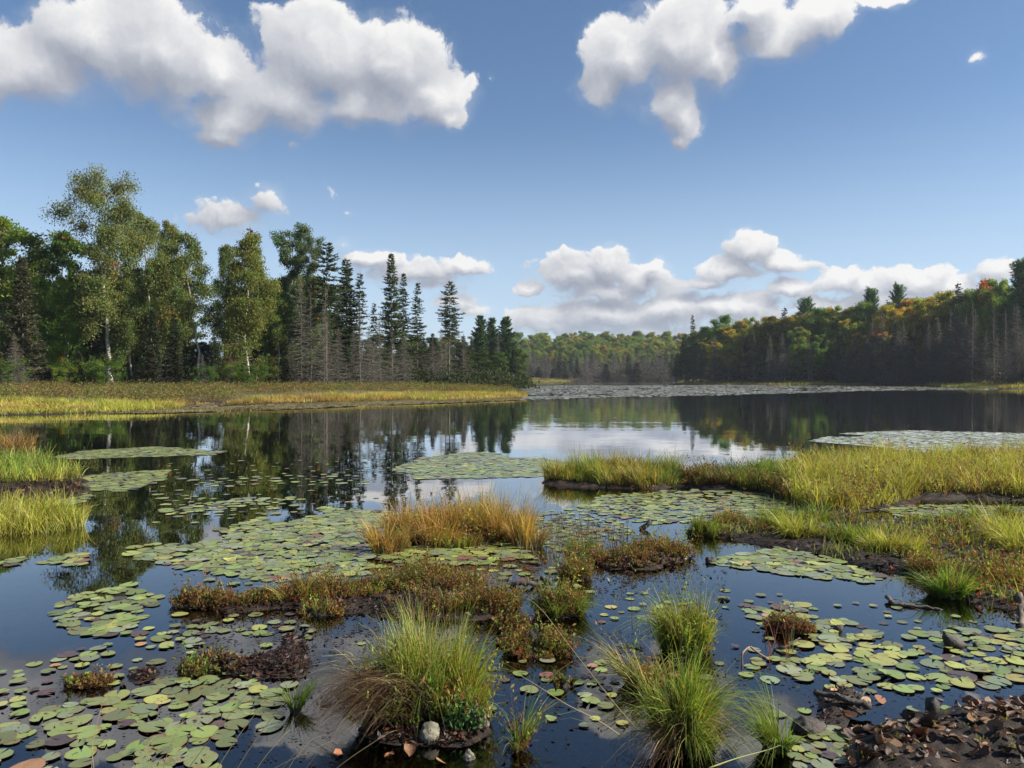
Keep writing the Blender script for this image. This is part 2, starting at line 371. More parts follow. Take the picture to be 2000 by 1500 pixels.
ISL = {  # name: (outline in the picture, height)
 'sedge': ([(1062,946),(1150,952),(1260,957),(1330,952),(1430,958),(1490,966),(1540,985),(1580,1002),(1660,1006),(1740,992),(1800,975),(1900,975),(2000,980),(2300,985),(2300,905),(2000,905),(1800,912),(1560,915),(1520,925),(1400,935),(1330,936),(1200,930),(1062,935)], .07),
 'flat': ([(1345,1047),(1400,1052),(1460,1058),(1540,1075),(1600,1085),(1700,1110),(1800,1128),(1830,1165),(1900,1178),(2020,1200),(2300,1230),(2300,1040),(1980,1010),(1900,1030),(1790,1015),(1700,1018),(1600,1012),(1530,1030),(1440,1025),(1350,1035)], .035),
 'left1': ([(-300,870),(0,868),(50,872),(70,885),(160,925),(172,945),(150,955),(0,960),(-300,960)], .06),
 'left2': ([(-300,955),(0,958),(90,948),(170,952),(165,968),(90,985),(0,990),(-300,995)], .03),
 'left3': ([(-300,1000),(0,1000),(110,1000),(150,1010),(155,1025),(110,1038),(0,1044),(-300,1048)], .015),
 'mound1': ([(345,1305),(400,1280),(470,1290),(540,1268),(560,1240),(600,1250),(612,1300),(590,1322),(500,1325),(420,1315),(370,1318)], .035),
 'mound2': ([(250,1318),(300,1305),(305,1325),(270,1335)], .03),
 'corner': ([(1640,1500),(1650,1440),(1700,1425),(1760,1400),(1830,1385),(1880,1372),(1950,1368),(2050,1362),(2400,1380),(2400,2300),(1500,2300),(1600,1600)], .05),
 'clod': ([(1590,1352),(1640,1348),(1705,1368),(1700,1385),(1660,1400),(1650,1420),(1600,1425),(1560,1415),(1600,1395)], .06),
 'chain1': ([(350,1185),(400,1160),(520,1165),(560,1150),(690,1140),(760,1130),(860,1110),(930,1120),(940,1160),(1010,1165),(1010,1200),(930,1210),(850,1215),(700,1200),(570,1190),(440,1200)], .02),
 'big': ([(700,1430),(740,1370),(800,1345),(900,1345),(950,1385),(955,1430),(915,1455),(830,1460),(740,1450)], .03),
 'mid1': ([(1160,1100),(1210,1075),(1290,1065),(1340,1080),(1350,1095),(1270,1112),(1190,1112)], .04),
}
ISLP = {k_: (gp(v[0]), v[1]) for k_, v in ISL.items()}
def height(P):
    x, y = P[:, 0], P[:, 1]; d = np.hypot(x, y)
    nz = fbm(x * 1.3, y * 1.3, 4, 3); fine = fbm(x * 9, y * 9, 4, 11)
    s0 = sdf(P, SHORE) + nz * np.clip(d * .02, .1, 3)
    land = np.where(s0 > 0, np.minimum(s0 * .05, .55) + np.clip(s0 - 15, 0, 60) * .012, s0 * .05)
    hill = np.clip((y - 300) / 260, 0, 1); land = np.where(s0 > 0, land + hill ** 1.5 * 9 + 0 * x, land)
    side = np.clip((x - 95) / 120, 0, 1) * np.clip((y - 60) / 60, 0, 1); land = np.where(s0 > 0, land + side * 5, land)
    shelf = -.055 - .05 * np.clip(d - 4.2, 0, 30) + nz * .035 + fine * .02     # bed of the pond falls away from the bank
    shelf = np.maximum(shelf, -1.6)
    h = np.maximum(np.maximum(land, -1.6), shelf)
    h = np.where(s0 > 0, np.maximum(land, 0.0) + .02, h)
    for poly, top in ISLP.values():
        c_ = poly.mean(0); r_ = np.abs(poly - c_).max() + 2
        k_ = (np.abs(x - c_[0]) < r_) & (np.abs(y - c_[1]) < r_)
        if not k_.any(): continue
        Q = P[k_]; dd = np.hypot(Q[:, 0], Q[:, 1])
        s_ = sdf(Q, poly) + fbm(Q[:, 0] * 4, Q[:, 1] * 4, 3, 5) * .02 * dd * .6 + fine[k_] * .02
        hi = np.where(s_ > 0, np.minimum(s_ * .35, top) + np.minimum(np.abs(fine[k_]) * .05, .04) * np.clip(s_ * 8, 0, 1), s_ * .35)
        h[k_] = np.maximum(h[k_], hi)
    sh = 2.15 - y + nz * .15 + .1 * np.abs(x)                                  # the bank the camera stands on
    h = np.maximum(h, np.where(sh > 0, np.minimum(sh * .25, .25), sh * .3))
    return h
def hz(x, y): return float(height(np.array([[x, y]], float))[0])
ang = np.concatenate([np.arange(-180, -50, 4.), np.arange(-50, -36, 1.), np.arange(-36, 36.01, .22), np.arange(37, 50, 1.), np.arange(50, 180, 4.)])
rr = [.25]
while rr[-1] < 6000: rr.append(rr[-1] * (1.0085 if 2.2 < rr[-1] < 16 else 1.03 if rr[-1] < 2.2 else 1.022))
rr = np.array(rr); AA, RR = np.meshgrid(np.radians(ang), rr)
P2 = np.stack([np.sin(AA) * RR, np.cos(AA) * RR], -1).reshape(-1, 2)
hh = height(P2); gd = Geo()
na, nr = len(ang), len(rr); i = np.arange(nr - 1)[:, None] * na; j = np.arange(na)[None]; k2 = (j + 1) % na
gd.add(np.column_stack([P2, hh]), np.stack([i + j, i + na + j, i + na + k2, i + k2], -1).reshape(-1, 4),
       [(0, q, q + 1) for q in range(1, na - 1)])
tag(gd.build('ground', M['ground'], smooth=True), kind='structure')
wg = Geo(); q = 6000.
wg.add([(-q, -q, 0), (q, -q, 0), (q, q, 0), (-q, q, 0)], [(0, 1, 2, 3)])
tag(wg.build('water', M['water']), kind='structure')

# ------------------------------------------------------------------ trees
rs = np.random.default_rng(7)
def rot_az(a): return np.array([math.cos(a), math.sin(a), 0.0])
def broadleaf(seed, H, W, base=.25, limbs=16, leaves=16000, ls=.13, droop=0.0, palette=None, tr=.16, lean=0.0,
              bark='bark', prof=None, elev=(55, 25), clump=1.0, two=False, wig=.25, holes=.0):
    rng = np.random.default_rng(seed); wood = Geo(); lf = Geo()
    t = np.linspace(0, 1, 14)
    wx = np.cumsum(rng.normal(0, wig * H / 24 * .35, 14)); wy = np.cumsum(rng.normal(0, wig * H / 24 * .35, 14))
    P = np.column_stack([lean * t * H + wx - wx[0], wy - wy[0], t * H * .95])
    whi = np.array([1., 1., 1.]) if bark == 'birch' else np.ones(3)
    wood.tube(P, tr * (1 - t * .9) + .01, 7, np.repeat(whi * np.clip(1.15 - t * .8, .35, 1)[:, None], 7, 0) if bark == 'birch' else whi)
    if two:
        w0 = 7 if H > 22 else 5; P2_ = P[w0:].copy(); P2_[:, 0] += np.linspace(0, .10 * H, len(P2_)) * (1 if rng.random() < .5 else -1); wood.tube(P2_, (tr * .7 * (1 - t * .9) + .01)[w0:], 6, whi * .7)
    prof = prof or (lambda s: math.sin(math.pi * min(1, .12 + .86 * s)) ** .65)
    cl = []; a0 = rng.random() * 6
    for i_ in range(limbs):
        s = (i_ + rng.random()) / limbs; tt = base + (1 - base) * s * .97
        p0 = np.array([np.interp(tt, t, P[:, q_]) for q_ in range(3)])
        L = W / 2 * prof(s) * rng.uniform(.6, 1.12) + .3
        a = a0 + i_ * 2.4 + rng.normal(0, .3); e = R(elev[0] + (elev[1] - elev[0]) * (1 - s)) + rng.normal(0, .12)
        d = rot_az(a) * math.cos(e) + np.array([0, 0, math.sin(e)])
        u = np.linspace(0, 1, 6)[:, None]
        LP = p0 + d * L * u + np.array([0, 0, -droop * .3 * L]) * u ** 2 + rng.normal(0, .04 * L, (6, 3)) * u
        r0 = max(.015, tr * .33 * (1 - tt * .6)); wood.tube(LP, r0 * (1 - u[:, 0] * .85), 4, whi * np.array([.55, .5, .45]) if bark == 'birch' else whi, False)
        cl.append((LP[-1], L))
        for k_ in range(int(3 + L * 1.2)):
            f = rng.uniform(.3, 1); q0 = LP[0] + (LP[-1] - LP[0]) * f
            q0 = np.array([np.interp(f, u[:, 0], LP[:, q_]) for q_ in range(3)])
            a2 = a + rng.choice([-1, 1]) * rng.uniform(.4, 1.4); e2 = e * .5 + rng.normal(0, .35)
            d2 = rot_az(a2) * math.cos(e2) + np.array([0, 0, math.sin(e2)]); l2 = L * rng.uniform(.22, .5)
            q1 = q0 + d2 * l2 - np.array([0, 0, droop * .25 * l2])
            wood.tube(np.array([q0, (q0 + q1) / 2 + rng.normal(0, .03 * l2, 3), q1]), [r0 * .4, r0 * .25, .008], 3, whi * np.array([.4, .35, .3]) if bark == 'birch' else whi, False)
            if rng.random() > holes: cl.append((q1, l2 * 1.6)); 
            if rng.random() > .5: cl.append(((q0 + q1) / 2, l2))
    per = max(20, leaves // len(cl))
    for (c0, l_) in cl:
        n_ = int(per * rng.uniform(.45, 1.6)); sg = min(.24 + .085 * l_, .72) * clump
        o = np.clip(rng.normal(0, 1, (n_, 3)), -1.9, 1.9) * np.array([sg, sg, sg * .55])
        if droop: o[:, 2] -= rng.exponential(droop * .55, n_)
        c_ = c0 + o
        u_ = norm(rng.normal(0, 1, (n_, 3)) + np.array([0, 0, -droop * 1.5])); v_ = norm(np.cross(u_, rng.normal(0, 1, (n_, 3))))
        sz = ls * rng.uniform(.6, 1.3, (n_, 1))
        cc = pal(rng, n_, palette) * rng.uniform(.62, 1.35) * np.array([rng.uniform(.85, 1.25), 1, 1])
        cc = cc * .5 + cc.mean(0) * .5
        if rng.random() < .010: cc = pal(rng, n_, [((.45, .22, .03), 1)])
        lf.cards(c_, u_ * sz, v_ * sz * .55, cc)
    return [('trunk', wood.mesh('trunk', M[bark], True)), ('crown', lf.mesh('crown', M['leaf']))]

def conifer(seed, H, Rd, live=.35, palette=None, slope=-.25, tip=.25, whorl=.32, nb=6, tr=.13, prof=None, dead_dens=1.0, ns=10, nl=.16, tuft=False, deadc=(1, 1, 1), thin=.0, dlen=.9):
    rng = np.random.default_rng(seed); wood = Geo(); lf = Geo(); dd = Geo()
    t = np.linspace(0, 1, 10); P = np.column_stack([np.cumsum(rng.normal(0, .03, 10)), np.cumsum(rng.normal(0, .03, 10)), t * H])
    wood.tube(P, tr * (1 - t * .93) + .006, 6)
    prof = prof or (lambda s: (1 - s) ** .8)
    z = H * .05; a = 0
    while z < H * .985:
        s = z / H; lv = s > live + rng.normal(0, .05)
        nn_ = nb if lv else max(1, int(nb * .8 * dead_dens))
        for b in range(nn_):
            a += 2 * math.pi / nb + rng.normal(0, .35)
            if lv and rng.random() < thin: continue
            L = (Rd * prof(max(0, (s - live) / (1 - live)) if lv and prof.__name__ == 'lp' else s) * rng.uniform(.55, 1.15) + .10)
            if not lv: L = min(L, Rd * dlen) * rng.uniform(.5, 1.1)
            u = np.linspace(0, 1, 5)[:, None]; dr = rot_az(a)
            sl = slope * rng.uniform(.6, 1.4) + (.35 if s > .85 else 0)
            cx_, cy_ = np.interp(s, t, P[:, 0]), np.interp(s, t, P[:, 1])
            BP = np.array([cx_, cy_, z + rng.normal(0, .08)]) + dr * L * u + np.array([0, 0, 1]) * L * (sl * u + tip * u ** 2.2)
            if not lv: BP = BP + rng.normal(0, .035 * L, (5, 3)) * u
            if lv: dd.tube(BP[::2], [.018, .012, .005], 3, np.array(deadc) * .5, False)
            else:
                dd.tube(BP, np.linspace(.022, .006, 5), 3, deadc, False)
                for k_ in range(int(4 + 3 * L)):
                    f = rng.uniform(.2, 1); q0 = np.array([np.interp(f, u[:, 0], BP[:, q_]) for q_ in range(3)])
                    d2 = norm(dr + np.cross(dr, [0, 0, 1]) * rng.uniform(-1.3, 1.3) + np.array([0, 0, rng.uniform(-.5, .4)])); l2 = L * rng.uniform(.15, .45)
                    dd.tube(np.array([q0, q0 + d2 * l2 * .5 + rng.normal(0, .02, 3), q0 + d2 * l2]), [.012, .009, .005], 3, deadc, False)
                continue
            n_ = max(3, int(ns * L / Rd * 1.3 + 3))
            f = (np.arange(n_) + rng.random(n_)) / n_ * .9 + .1
            c0 = np.column_stack([np.interp(f, u[:, 0], BP[:, q_]) for q_ in range(3)])
            side = np.cross(dr, [0, 0, 1])
            for sg in (-1, 1, 0, 2):
                if sg == 2: d2 = norm(dr * .8 + np.array([0, 0, .6]) + rng.normal(0, .3, (n_, 3)))
                else: d2 = norm(dr * .9 + side * sg * .9 + np.array([0, 0, .05 if not tuft else .5]) + rng.normal(0, .22, (n_, 3)))
                ln = (nl * (1.25 - f * .6) * rng.uniform(.7, 1.4, n_))[:, None] * (1 + L * .25)
                cen = c0 + d2 * ln * .8 - np.array([0, 0, .04])
                vv = norm(np.cross(d2, rng.normal(0, .5, (n_, 3)) + np.array([0, 0, 1.])))
                cc = pal(rng, n_, palette) * rng.uniform(.75, 1.2)
                lf.cards(cen, d2 * ln, vv * ln * (.33 if not tuft else .22), cc)
                if tuft:
                    d3 = norm(rng.normal(0, 1, (n_, 3)) + np.array([0, 0, .6])); lf.cards(c0 + d3 * ln * .6, d3 * ln, norm(np.cross(d3, rng.normal(0, 1, (n_, 3)))) * ln * .2, cc * 1.1)
        z += whorl * rng.uniform(.7, 1.3) * (1 if s > live else 1.15)
    res = [('trunk', wood.mesh('trunk', M['deadwood' if live > .4 else 'bark'], True))]
    if lf.n: res.append(('crown', lf.mesh('crown', M['needle'])))
    if dd.n: res.append(('branches', dd.mesh('branches', M['deadwood'])))
    return res

BIR = [((.085, .115, .032), 6), ((.12, .14, .035), 3), ((.20, .18, .04), .7), ((.055, .08, .03), 2)]
BIR = [(tuple(min(.6, q_ * 1.45) for q_ in c_), w_) for c_, w_ in BIR]
BIRY = [((.11, .14, .03), 5), ((.085, .12, .03), 5), ((.20, .18, .04), .8)]
BIRY = [(tuple(min(.6, q_ * 1.30) for q_ in c_), w_) for c_, w_ in BIRY]
MAP = [((.07, .13, .022), 6), ((.10, .16, .03), 3), ((.2, .2, .03), .6)]
MAP = [(tuple(min(.6, q_ * 1.40) for q_ in c_), w_) for c_, w_ in MAP]
POP = [((.075, .11, .05), 5), ((.11, .14, .07), 3), ((.05, .08, .035), 2)]
POP = [(tuple(min(.6, q_ * 1.40) for q_ in c_), w_) for c_, w_ in POP]
SPR = [((.042, .060, .028), 5), ((.062, .078, .036), 3), ((.09, .09, .05), 1.2)]
SPR = [(tuple(min(.6, q_ * 1.40) for q_ in c_), w_) for c_, w_ in SPR]
SPO = [((.060, .062, .032), 5), ((.085, .078, .045), 3), ((.04, .05, .025), 2)]
SPO = [(tuple(min(.6, q_ * 1.30) for q_ in c_), w_) for c_, w_ in SPO]
PIN = [((.042, .080, .034), 5), ((.065, .11, .045), 3)]
PIN = [(tuple(min(.6, q_ * 1.35) for q_ in c_), w_) for c_, w_ in PIN]
PROTO = {
 'bigbirch': broadleaf(3, 24, 10, .30, 26, 46000, .115, .9, BIR, .27, -.02, 'birch', prof=lambda s: .95 if s > .55 else .35 + 1.2 * abs(s - .28) + .15, elev=(62, 18), clump=1.05, two=True, wig=.5),
 'birchA': broadleaf(11, 20, 7.5, .22, 24, 36000, .115, .9, BIR, .17, .01, 'birch', clump=1.0, wig=.5, two=True),
 'birchB': broadleaf(12, 18, 7.0, .06, 28, 40000, .11, 1.0, BIRY, .15, .0, 'birch', clump=.95, wig=.5),
 'birchC': broadleaf(13, 18, 5.5, .35, 16, 15000, .11, .8, BIR, .13, .015, 'birch', clump=.9, wig=.6, holes=.25),
 'poplar': broadleaf(14, 19, 4.8, .2, 28, 30000, .11, .35, POP, .15, .0, 'bark', clump=.85, elev=(60, 35), prof=lambda s: .75 + .25 * math.sin(s * 9)),
 'mapleA': broadleaf(21, 16, 8, .06, 24, 30000, .14, .1, MAP, .18, .0, 'bark', clump=1.1),
 'mapleB': broadleaf(22, 16, 9, .15, 22, 26000, .15, .1, MAP, .2, .0, 'bark', clump=1.25),
 'mapleC': broadleaf(23, 16, 7.5, .06, 22, 22000, .16, .15, MAP, .17, .02, 'bark', clump=1.15),
 'bush': broadleaf(31, 3, 3.6, .05, 14, 5000, .07, .1, MAP, .03, .0, 'bark', clump=.55),
 'spruceA': conifer(41, 16, 3.0, .42, SPR, whorl=.34, thin=.12, ns=11, nl=.14),
 'spruceB': conifer(42, 15, 2.4, .55, SPR, whorl=.34, thin=.18, nl=.14),
 'spruceC': conifer(43, 12, 2.9, .12, SPO, whorl=.30, nb=7, slope=-.15),
 'spruceD': conifer(44, 14, 2.5, .22, SPR, whorl=.30, nb=7, nl=.15),
 'club': conifer(45, 16, 2.0, .52, SPR, whorl=.34, prof=lambda s: .85 + .25 * math.sin(s * 30) if s < .8 else (1 - s) * 3.6 + .12, thin=.28, nl=.14),
 'larch': conifer(46, 18, 2.9, .25, [((.075, .10, .045), 5), ((.10, .12, .055), 3)], whorl=.3, nb=6, slope=.05, tip=.1, thin=.1),
 'deadA': conifer(51, 13, 2.4, 2.0, SPR, whorl=.17, nb=8, tr=.09, slope=-.3, tip=.15),
 'deadB': conifer(52, 14, 1.7, 2.0, SPR, whorl=.24, nb=7, tr=.10, slope=-.15, tip=.1),
 'deadC': conifer(53, 11, 3.0, 2.0, SPR, whorl=.16, nb=9, tr=.08, slope=-.35, tip=.2),
 'pine': conifer(61, 17, 3.4, .28, PIN, whorl=.55, nb=6, slope=.10, tip=.30, tr=.2, ns=14, nl=.30, tuft=True, prof=lambda s: (1 - s) ** .45, thin=.1),
 'pineB': conifer(62, 18, 2.6, .30, PIN, whorl=.42, nb=6, slope=.75, tip=.3, tr=.18, ns=12, nl=.22, tuft=True, prof=lambda s: (1 - s) ** .5 + .12, thin=.15),
 'young': conifer(47, 5, 1.3, .05, SPO, whorl=.22, nb=7, tr=.05),
}
PH = {k_: max(v_.co.z for v_ in ps[0][1].vertices) for k_, ps in PROTO.items()}
PH['bush'] = 3.2
KIND = dict(bigbirch='birch_tree', birchA='birch_tree', birchB='birch_tree', birchC='birch_tree', poplar='poplar_tree', mapleA='maple_tree', mapleB='maple_tree',
            mapleC='maple_tree', bush='bush', spruceA='spruce_tree', spruceB='spruce_tree', spruceC='spruce_tree', spruceD='spruce_tree', club='spruce_tree',
            larch='larch_tree', deadA='dead_tree', deadB='dead_tree', deadC='dead_tree', pine='pine_tree', pineB='pine_tree', young='young_spruce')
CAT = dict(bush='bush', dead_tree='dead tree', young_spruce='small tree')
def tree(kind, px, topy, d, label, group=None, tint=(1, 1, 1), wide=1.0, rz=None):
    x = GX(px, d); z = hz(x, d) - .05; H = HT(topy, d, z); s = H / PH[kind]
    nm = KIND[kind]
    o = empty(nm, (x, d, z), rs.uniform(0, 6.28) if rz is None else rz, (s * wide, s * wide, s))
    tag(o, label, CAT.get(nm, 'tree'), group)
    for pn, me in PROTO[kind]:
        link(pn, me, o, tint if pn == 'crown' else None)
    return o

GL = 'trees along the left shore'
LEFT = [ # kind, px, top row, distance, label, tint, width
 ('mapleA', 5, 428, 74, 'bright yellow-green maple at the far left edge of the left shore', (1.25,1.15,.9), 1.0),
 ('mapleB', -75, 440, 78, 'green maple cut by the left border of the picture', (1.1,1.1,.9), 1),
 ('spruceC', 45, 498, 66, 'broad grey-olive spruce sweeping down to the shrubs at the far left', (1,1,1), .82),
 ('spruceC', -40, 560, 64, 'grey-olive spruce half outside the left border', (1.1,1,1), .8),
 ('mapleC', 118, 455, 78, 'dark green maple between the broad spruce and the tall birch', (.75,.85,.9), .8),
 ('mapleA', 130, 540, 72, 'low bright green maple just left of the tall birch trunk', (1.1,1.15,.8), .75),
 ('bigbirch', 221, 325, 72, 'tallest birch with white trunk and spreading crown above the whole left shore', (1,1,1), 1.0),
 ('birchA', 292, 418, 80, 'birch with full green crown just right of the tallest birch', (.95,1,1), .95),
 ('birchA', 340, 432, 84, 'birch with dull yellowish top left of the first sky gap', (1.15,1.05,.9), .62),
 ('birchB', 262, 520, 74, 'lower green birch in front of the tall birch pair', (.8,.9,.9), 1.0),
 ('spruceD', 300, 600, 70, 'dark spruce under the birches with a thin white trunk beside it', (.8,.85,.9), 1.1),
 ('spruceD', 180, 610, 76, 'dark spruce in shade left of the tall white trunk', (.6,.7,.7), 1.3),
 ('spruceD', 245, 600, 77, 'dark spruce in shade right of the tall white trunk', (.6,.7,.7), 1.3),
 ('birchC', 381, 456, 74, 'thin airy birch with sky showing through its crown', (.9,1,.95), 1.0),
 ('birchB', 490, 452, 76, 'yellow-green birch with long weeping crown down to the ground', (1.05,1,.9), 1.0),
 ('spruceB', 487, 438, 90, 'rusty dark spruce tip poking above the yellow-green birch', (1.3,.6,.5), .8),
 ('birchA', 440, 478, 86, 'dark green birch behind the left side of the weeping birch', (.75,.9,.85), .5),
 ('poplar', 572, 444, 84, 'bluish green poplar right of the weeping birch', (.9,1.0,1.05), 1.05),
 ('poplar', 607, 462, 82, 'slender pale poplar beside the first bare spruce trunks', (1.1,1.1,1.15), .62),
 ('spruceA', 418, 640, 72, 'short dark spruce standing below the second sky gap', (.8,.9,.9), 1.1),
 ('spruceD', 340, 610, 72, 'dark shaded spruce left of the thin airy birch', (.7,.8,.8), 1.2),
 ('birchB', 545, 560, 80, 'small green birch filling in under the poplar', (.8,.95,.85), .9),
 ('mapleC', 470, 640, 84, 'low yellowish maple behind the foot of the weeping birch', (1.4,1.2,.7), .9),
 ('club', 638, 472, 80, 'tall black spruce with a thick club-shaped top', (.95,1,1), 1.15),
 ('spruceD', 675, 502, 84, 'pointed dark spruce next right of the club-topped spruce', (.9,1,1), 1.15),
 ('spruceB', 702, 528, 84, 'slim spruce with short top left of the dead grey trunks', (.95,1,1), 1.1),
 ('spruceB', 658, 560, 88, 'thin spruce partly hidden between two taller spruces', (.9,1,1), 1.0),
 ('larch', 765, 491, 88, 'pale green larch, tallest of the middle conifer cluster', (1,1.1,1.1), 1.0),
 ('spruceA', 787, 530, 92, 'dark spruce leaning against the larch on its right', (.9,1,1), .9),
 ('spruceA', 815, 549, 92, 'pointed spruce at the right end of the middle conifer cluster', (.85,1,1), .95),
 ('spruceB', 730, 588, 86, 'short ragged spruce in the dip before the larch', (.9,.95,.95), 1.0),
 ('club', 877, 547, 96, 'lone tall spruce with ragged club top standing before the pines', (.95,1,1), 1.0),
 ('spruceB', 888, 600, 98, 'thin half-bare spruce just right of the lone tall spruce', (1,1,1), 1.1),
 ('spruceC', 845, 650, 96, 'low dark spruce left of the lone tall spruce', (.8,.9,.8), .9),
 ('spruceC', 905, 655, 98, 'low grey-olive spruce right of the lone tall spruce', (.9,1,.9), 1.0),
 ('spruceC', 820, 660, 94, 'low spruce under the right end of the conifer cluster', (.8,.9,.8), .9),
 ('pine', 938, 618, 150, 'leftmost dark green pine of the clump ending the left shore', (1,1,1), .9),
 ('pine', 962, 622, 158, 'second dark green pine of the clump ending the left shore', (.95,1,1), .85),
 ('pine', 988, 620, 152, 'third and widest pine of the clump ending the left shore', (1,1.02,1), 1.0),
 ('pine', 1004, 665, 160, 'lowest pine at the tip of the clump ending the left shore', (1.1,1.1,1), .9),
 ('spruceA', 922, 660, 140, 'small spruce at the foot of the pine clump', (.8,.9,.9), 1.0),
 ('spruceA', 970, 680, 145, 'small dark spruce in front of the middle pines', (.7,.8,.8), 1.0),
]
for kd, px, ty, d, lb, tn, wd in LEFT: tree(kd, px, ty, d, lb, GL, tn, wd)
GD = 'dead spruces of the left shore'
for kd, px, ty, d, lb in [
 ('deadA', 588, 540, 76, 'grey dead spruce, first bare trunk right of the weeping birch'), ('deadB', 607, 575, 74, 'pale straight dead trunk below the slender poplar'),
 ('deadA', 632, 590, 74, 'dead spruce in front of the club-topped spruce'), ('deadB', 636, 560, 77, 'pale bare trunk directly under the club-topped spruce'),
 ('deadC', 660, 640, 76, 'short bushy dead spruce with grey twigs between tall trunks'), ('deadB', 703, 590, 75, 'pale bare trunk under the slim short-topped spruce'),
 ('deadA', 690, 640, 78, 'twiggy grey dead spruce left of the slim spruce'), ('deadC', 720, 640, 78, 'short dead spruce in the dip before the larch'),
 ('deadA', 742, 610, 82, 'dead grey spruce at the left foot of the larch'), ('deadA', 765, 640, 80, 'dead grey spruce straight below the larch'),
 ('deadC', 790, 650, 84, 'wide dead grey spruce below the conifer cluster'), ('deadC', 570, 660, 76, 'low dead spruce in the shade of the poplar'),
 ('deadC', 845, 660, 90, 'low dead spruce between cluster and lone spruce'), ('deadA', 862, 640, 92, 'dead grey spruce at the left foot of the lone spruce'),
 ('deadA', 905, 650, 94, 'dead grey spruce at the right foot of the lone spruce'), ('deadC', 450, 690, 72, 'low dead spruce under the second sky gap'),
 ('deadC', 395, 690, 70, 'low dead twiggy spruce under the thin airy birch'), ('deadA', 972, 650, 140, 'dead grey spruce in front of the dark pines'),
 ('deadC', 30, 650, 63, 'dead twiggy spruce skirt at the far left edge'), ('deadB', 870, 575, 97, 'bare grey pole beside the lone tall spruce')]:
    tree(kd, px, ty, d, lb, GD)
GS = 'bushes at the foot of the left trees'
for kd, px, ty, d, lb, tn in [
 ('bush', 212, 708, 66, 'round green bush at the foot of the tallest birch', (1.1,1.2,1)), ('bush', 150, 712, 66, 'green bush left of the tallest birch foot', (1.0,1.1,1)),
 ('young', 152, 688, 66, 'young bluish spruce left of the tallest birch', (.9,1.1,1)), ('bush', 128, 720, 65, 'yellowish low bush beside the broad spruce', (1.5,1.3,.8)),
 ('bush', 5, 715, 62, 'dark bush at the far left edge', (.8,.9,.8)), ('bush', 180, 718, 66, 'low green bush between birch foot and young spruce', (.9,1,.9)),
 ('bush', 455, 715, 72, 'small green bush below the weeping birch, left', (.9,1,.8)), ('bush', 500, 716, 72, 'small green bush below the weeping birch, centre', (.8,.95,.8)),
 ('young', 290, 680, 67, 'young olive spruce in the shade right of the birch', (1,1,1)), ('young', 560, 700, 74, 'young spruce below the poplar', (.7,.8,.7)),
 ('young', 345, 690, 69, 'young spruce at the foot of the dark shaded spruce', (.8,.9,.8)), ('bush', 20, 705, 64, 'green bush half hidden by the broad spruce', (1,1.1,.8)),
 ('bush', 400, 720, 70, 'low bush under the thin airy birch', (.7,.9,.8))]:
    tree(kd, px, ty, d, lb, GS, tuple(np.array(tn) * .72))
# deeper rows of the left wood, tinted dark as shade between the front trees
GB = 'deeper trees of the left wood'
for i_ in range(110):
    px = -260 + (i_ % 55) * 23.5 + rs.uniform(-12, 12); d = rs.uniform(88, 112) + max(0, px - 500) * .05
    ty = rs.uniform(530, 620) if px < 330 else rs.uniform(660, 680) if px < 460 else rs.uniform(540, 600) if px < 625 else rs.uniform(600, 665)
    if px > 720: ty = rs.uniform(648, 690)
    if px > 850: d += 25
    kd = str(rs.choice(['spruceD', 'mapleC', 'mapleA', 'spruceD']))
    tree(kd, px, ty, d, 'shade-tinted tree of the deeper rows glimpsed between the front trees of the left wood', GB, tuple(np.array([.5, .56, .5]) * rs.uniform(.7, 1.25)), 1.3)

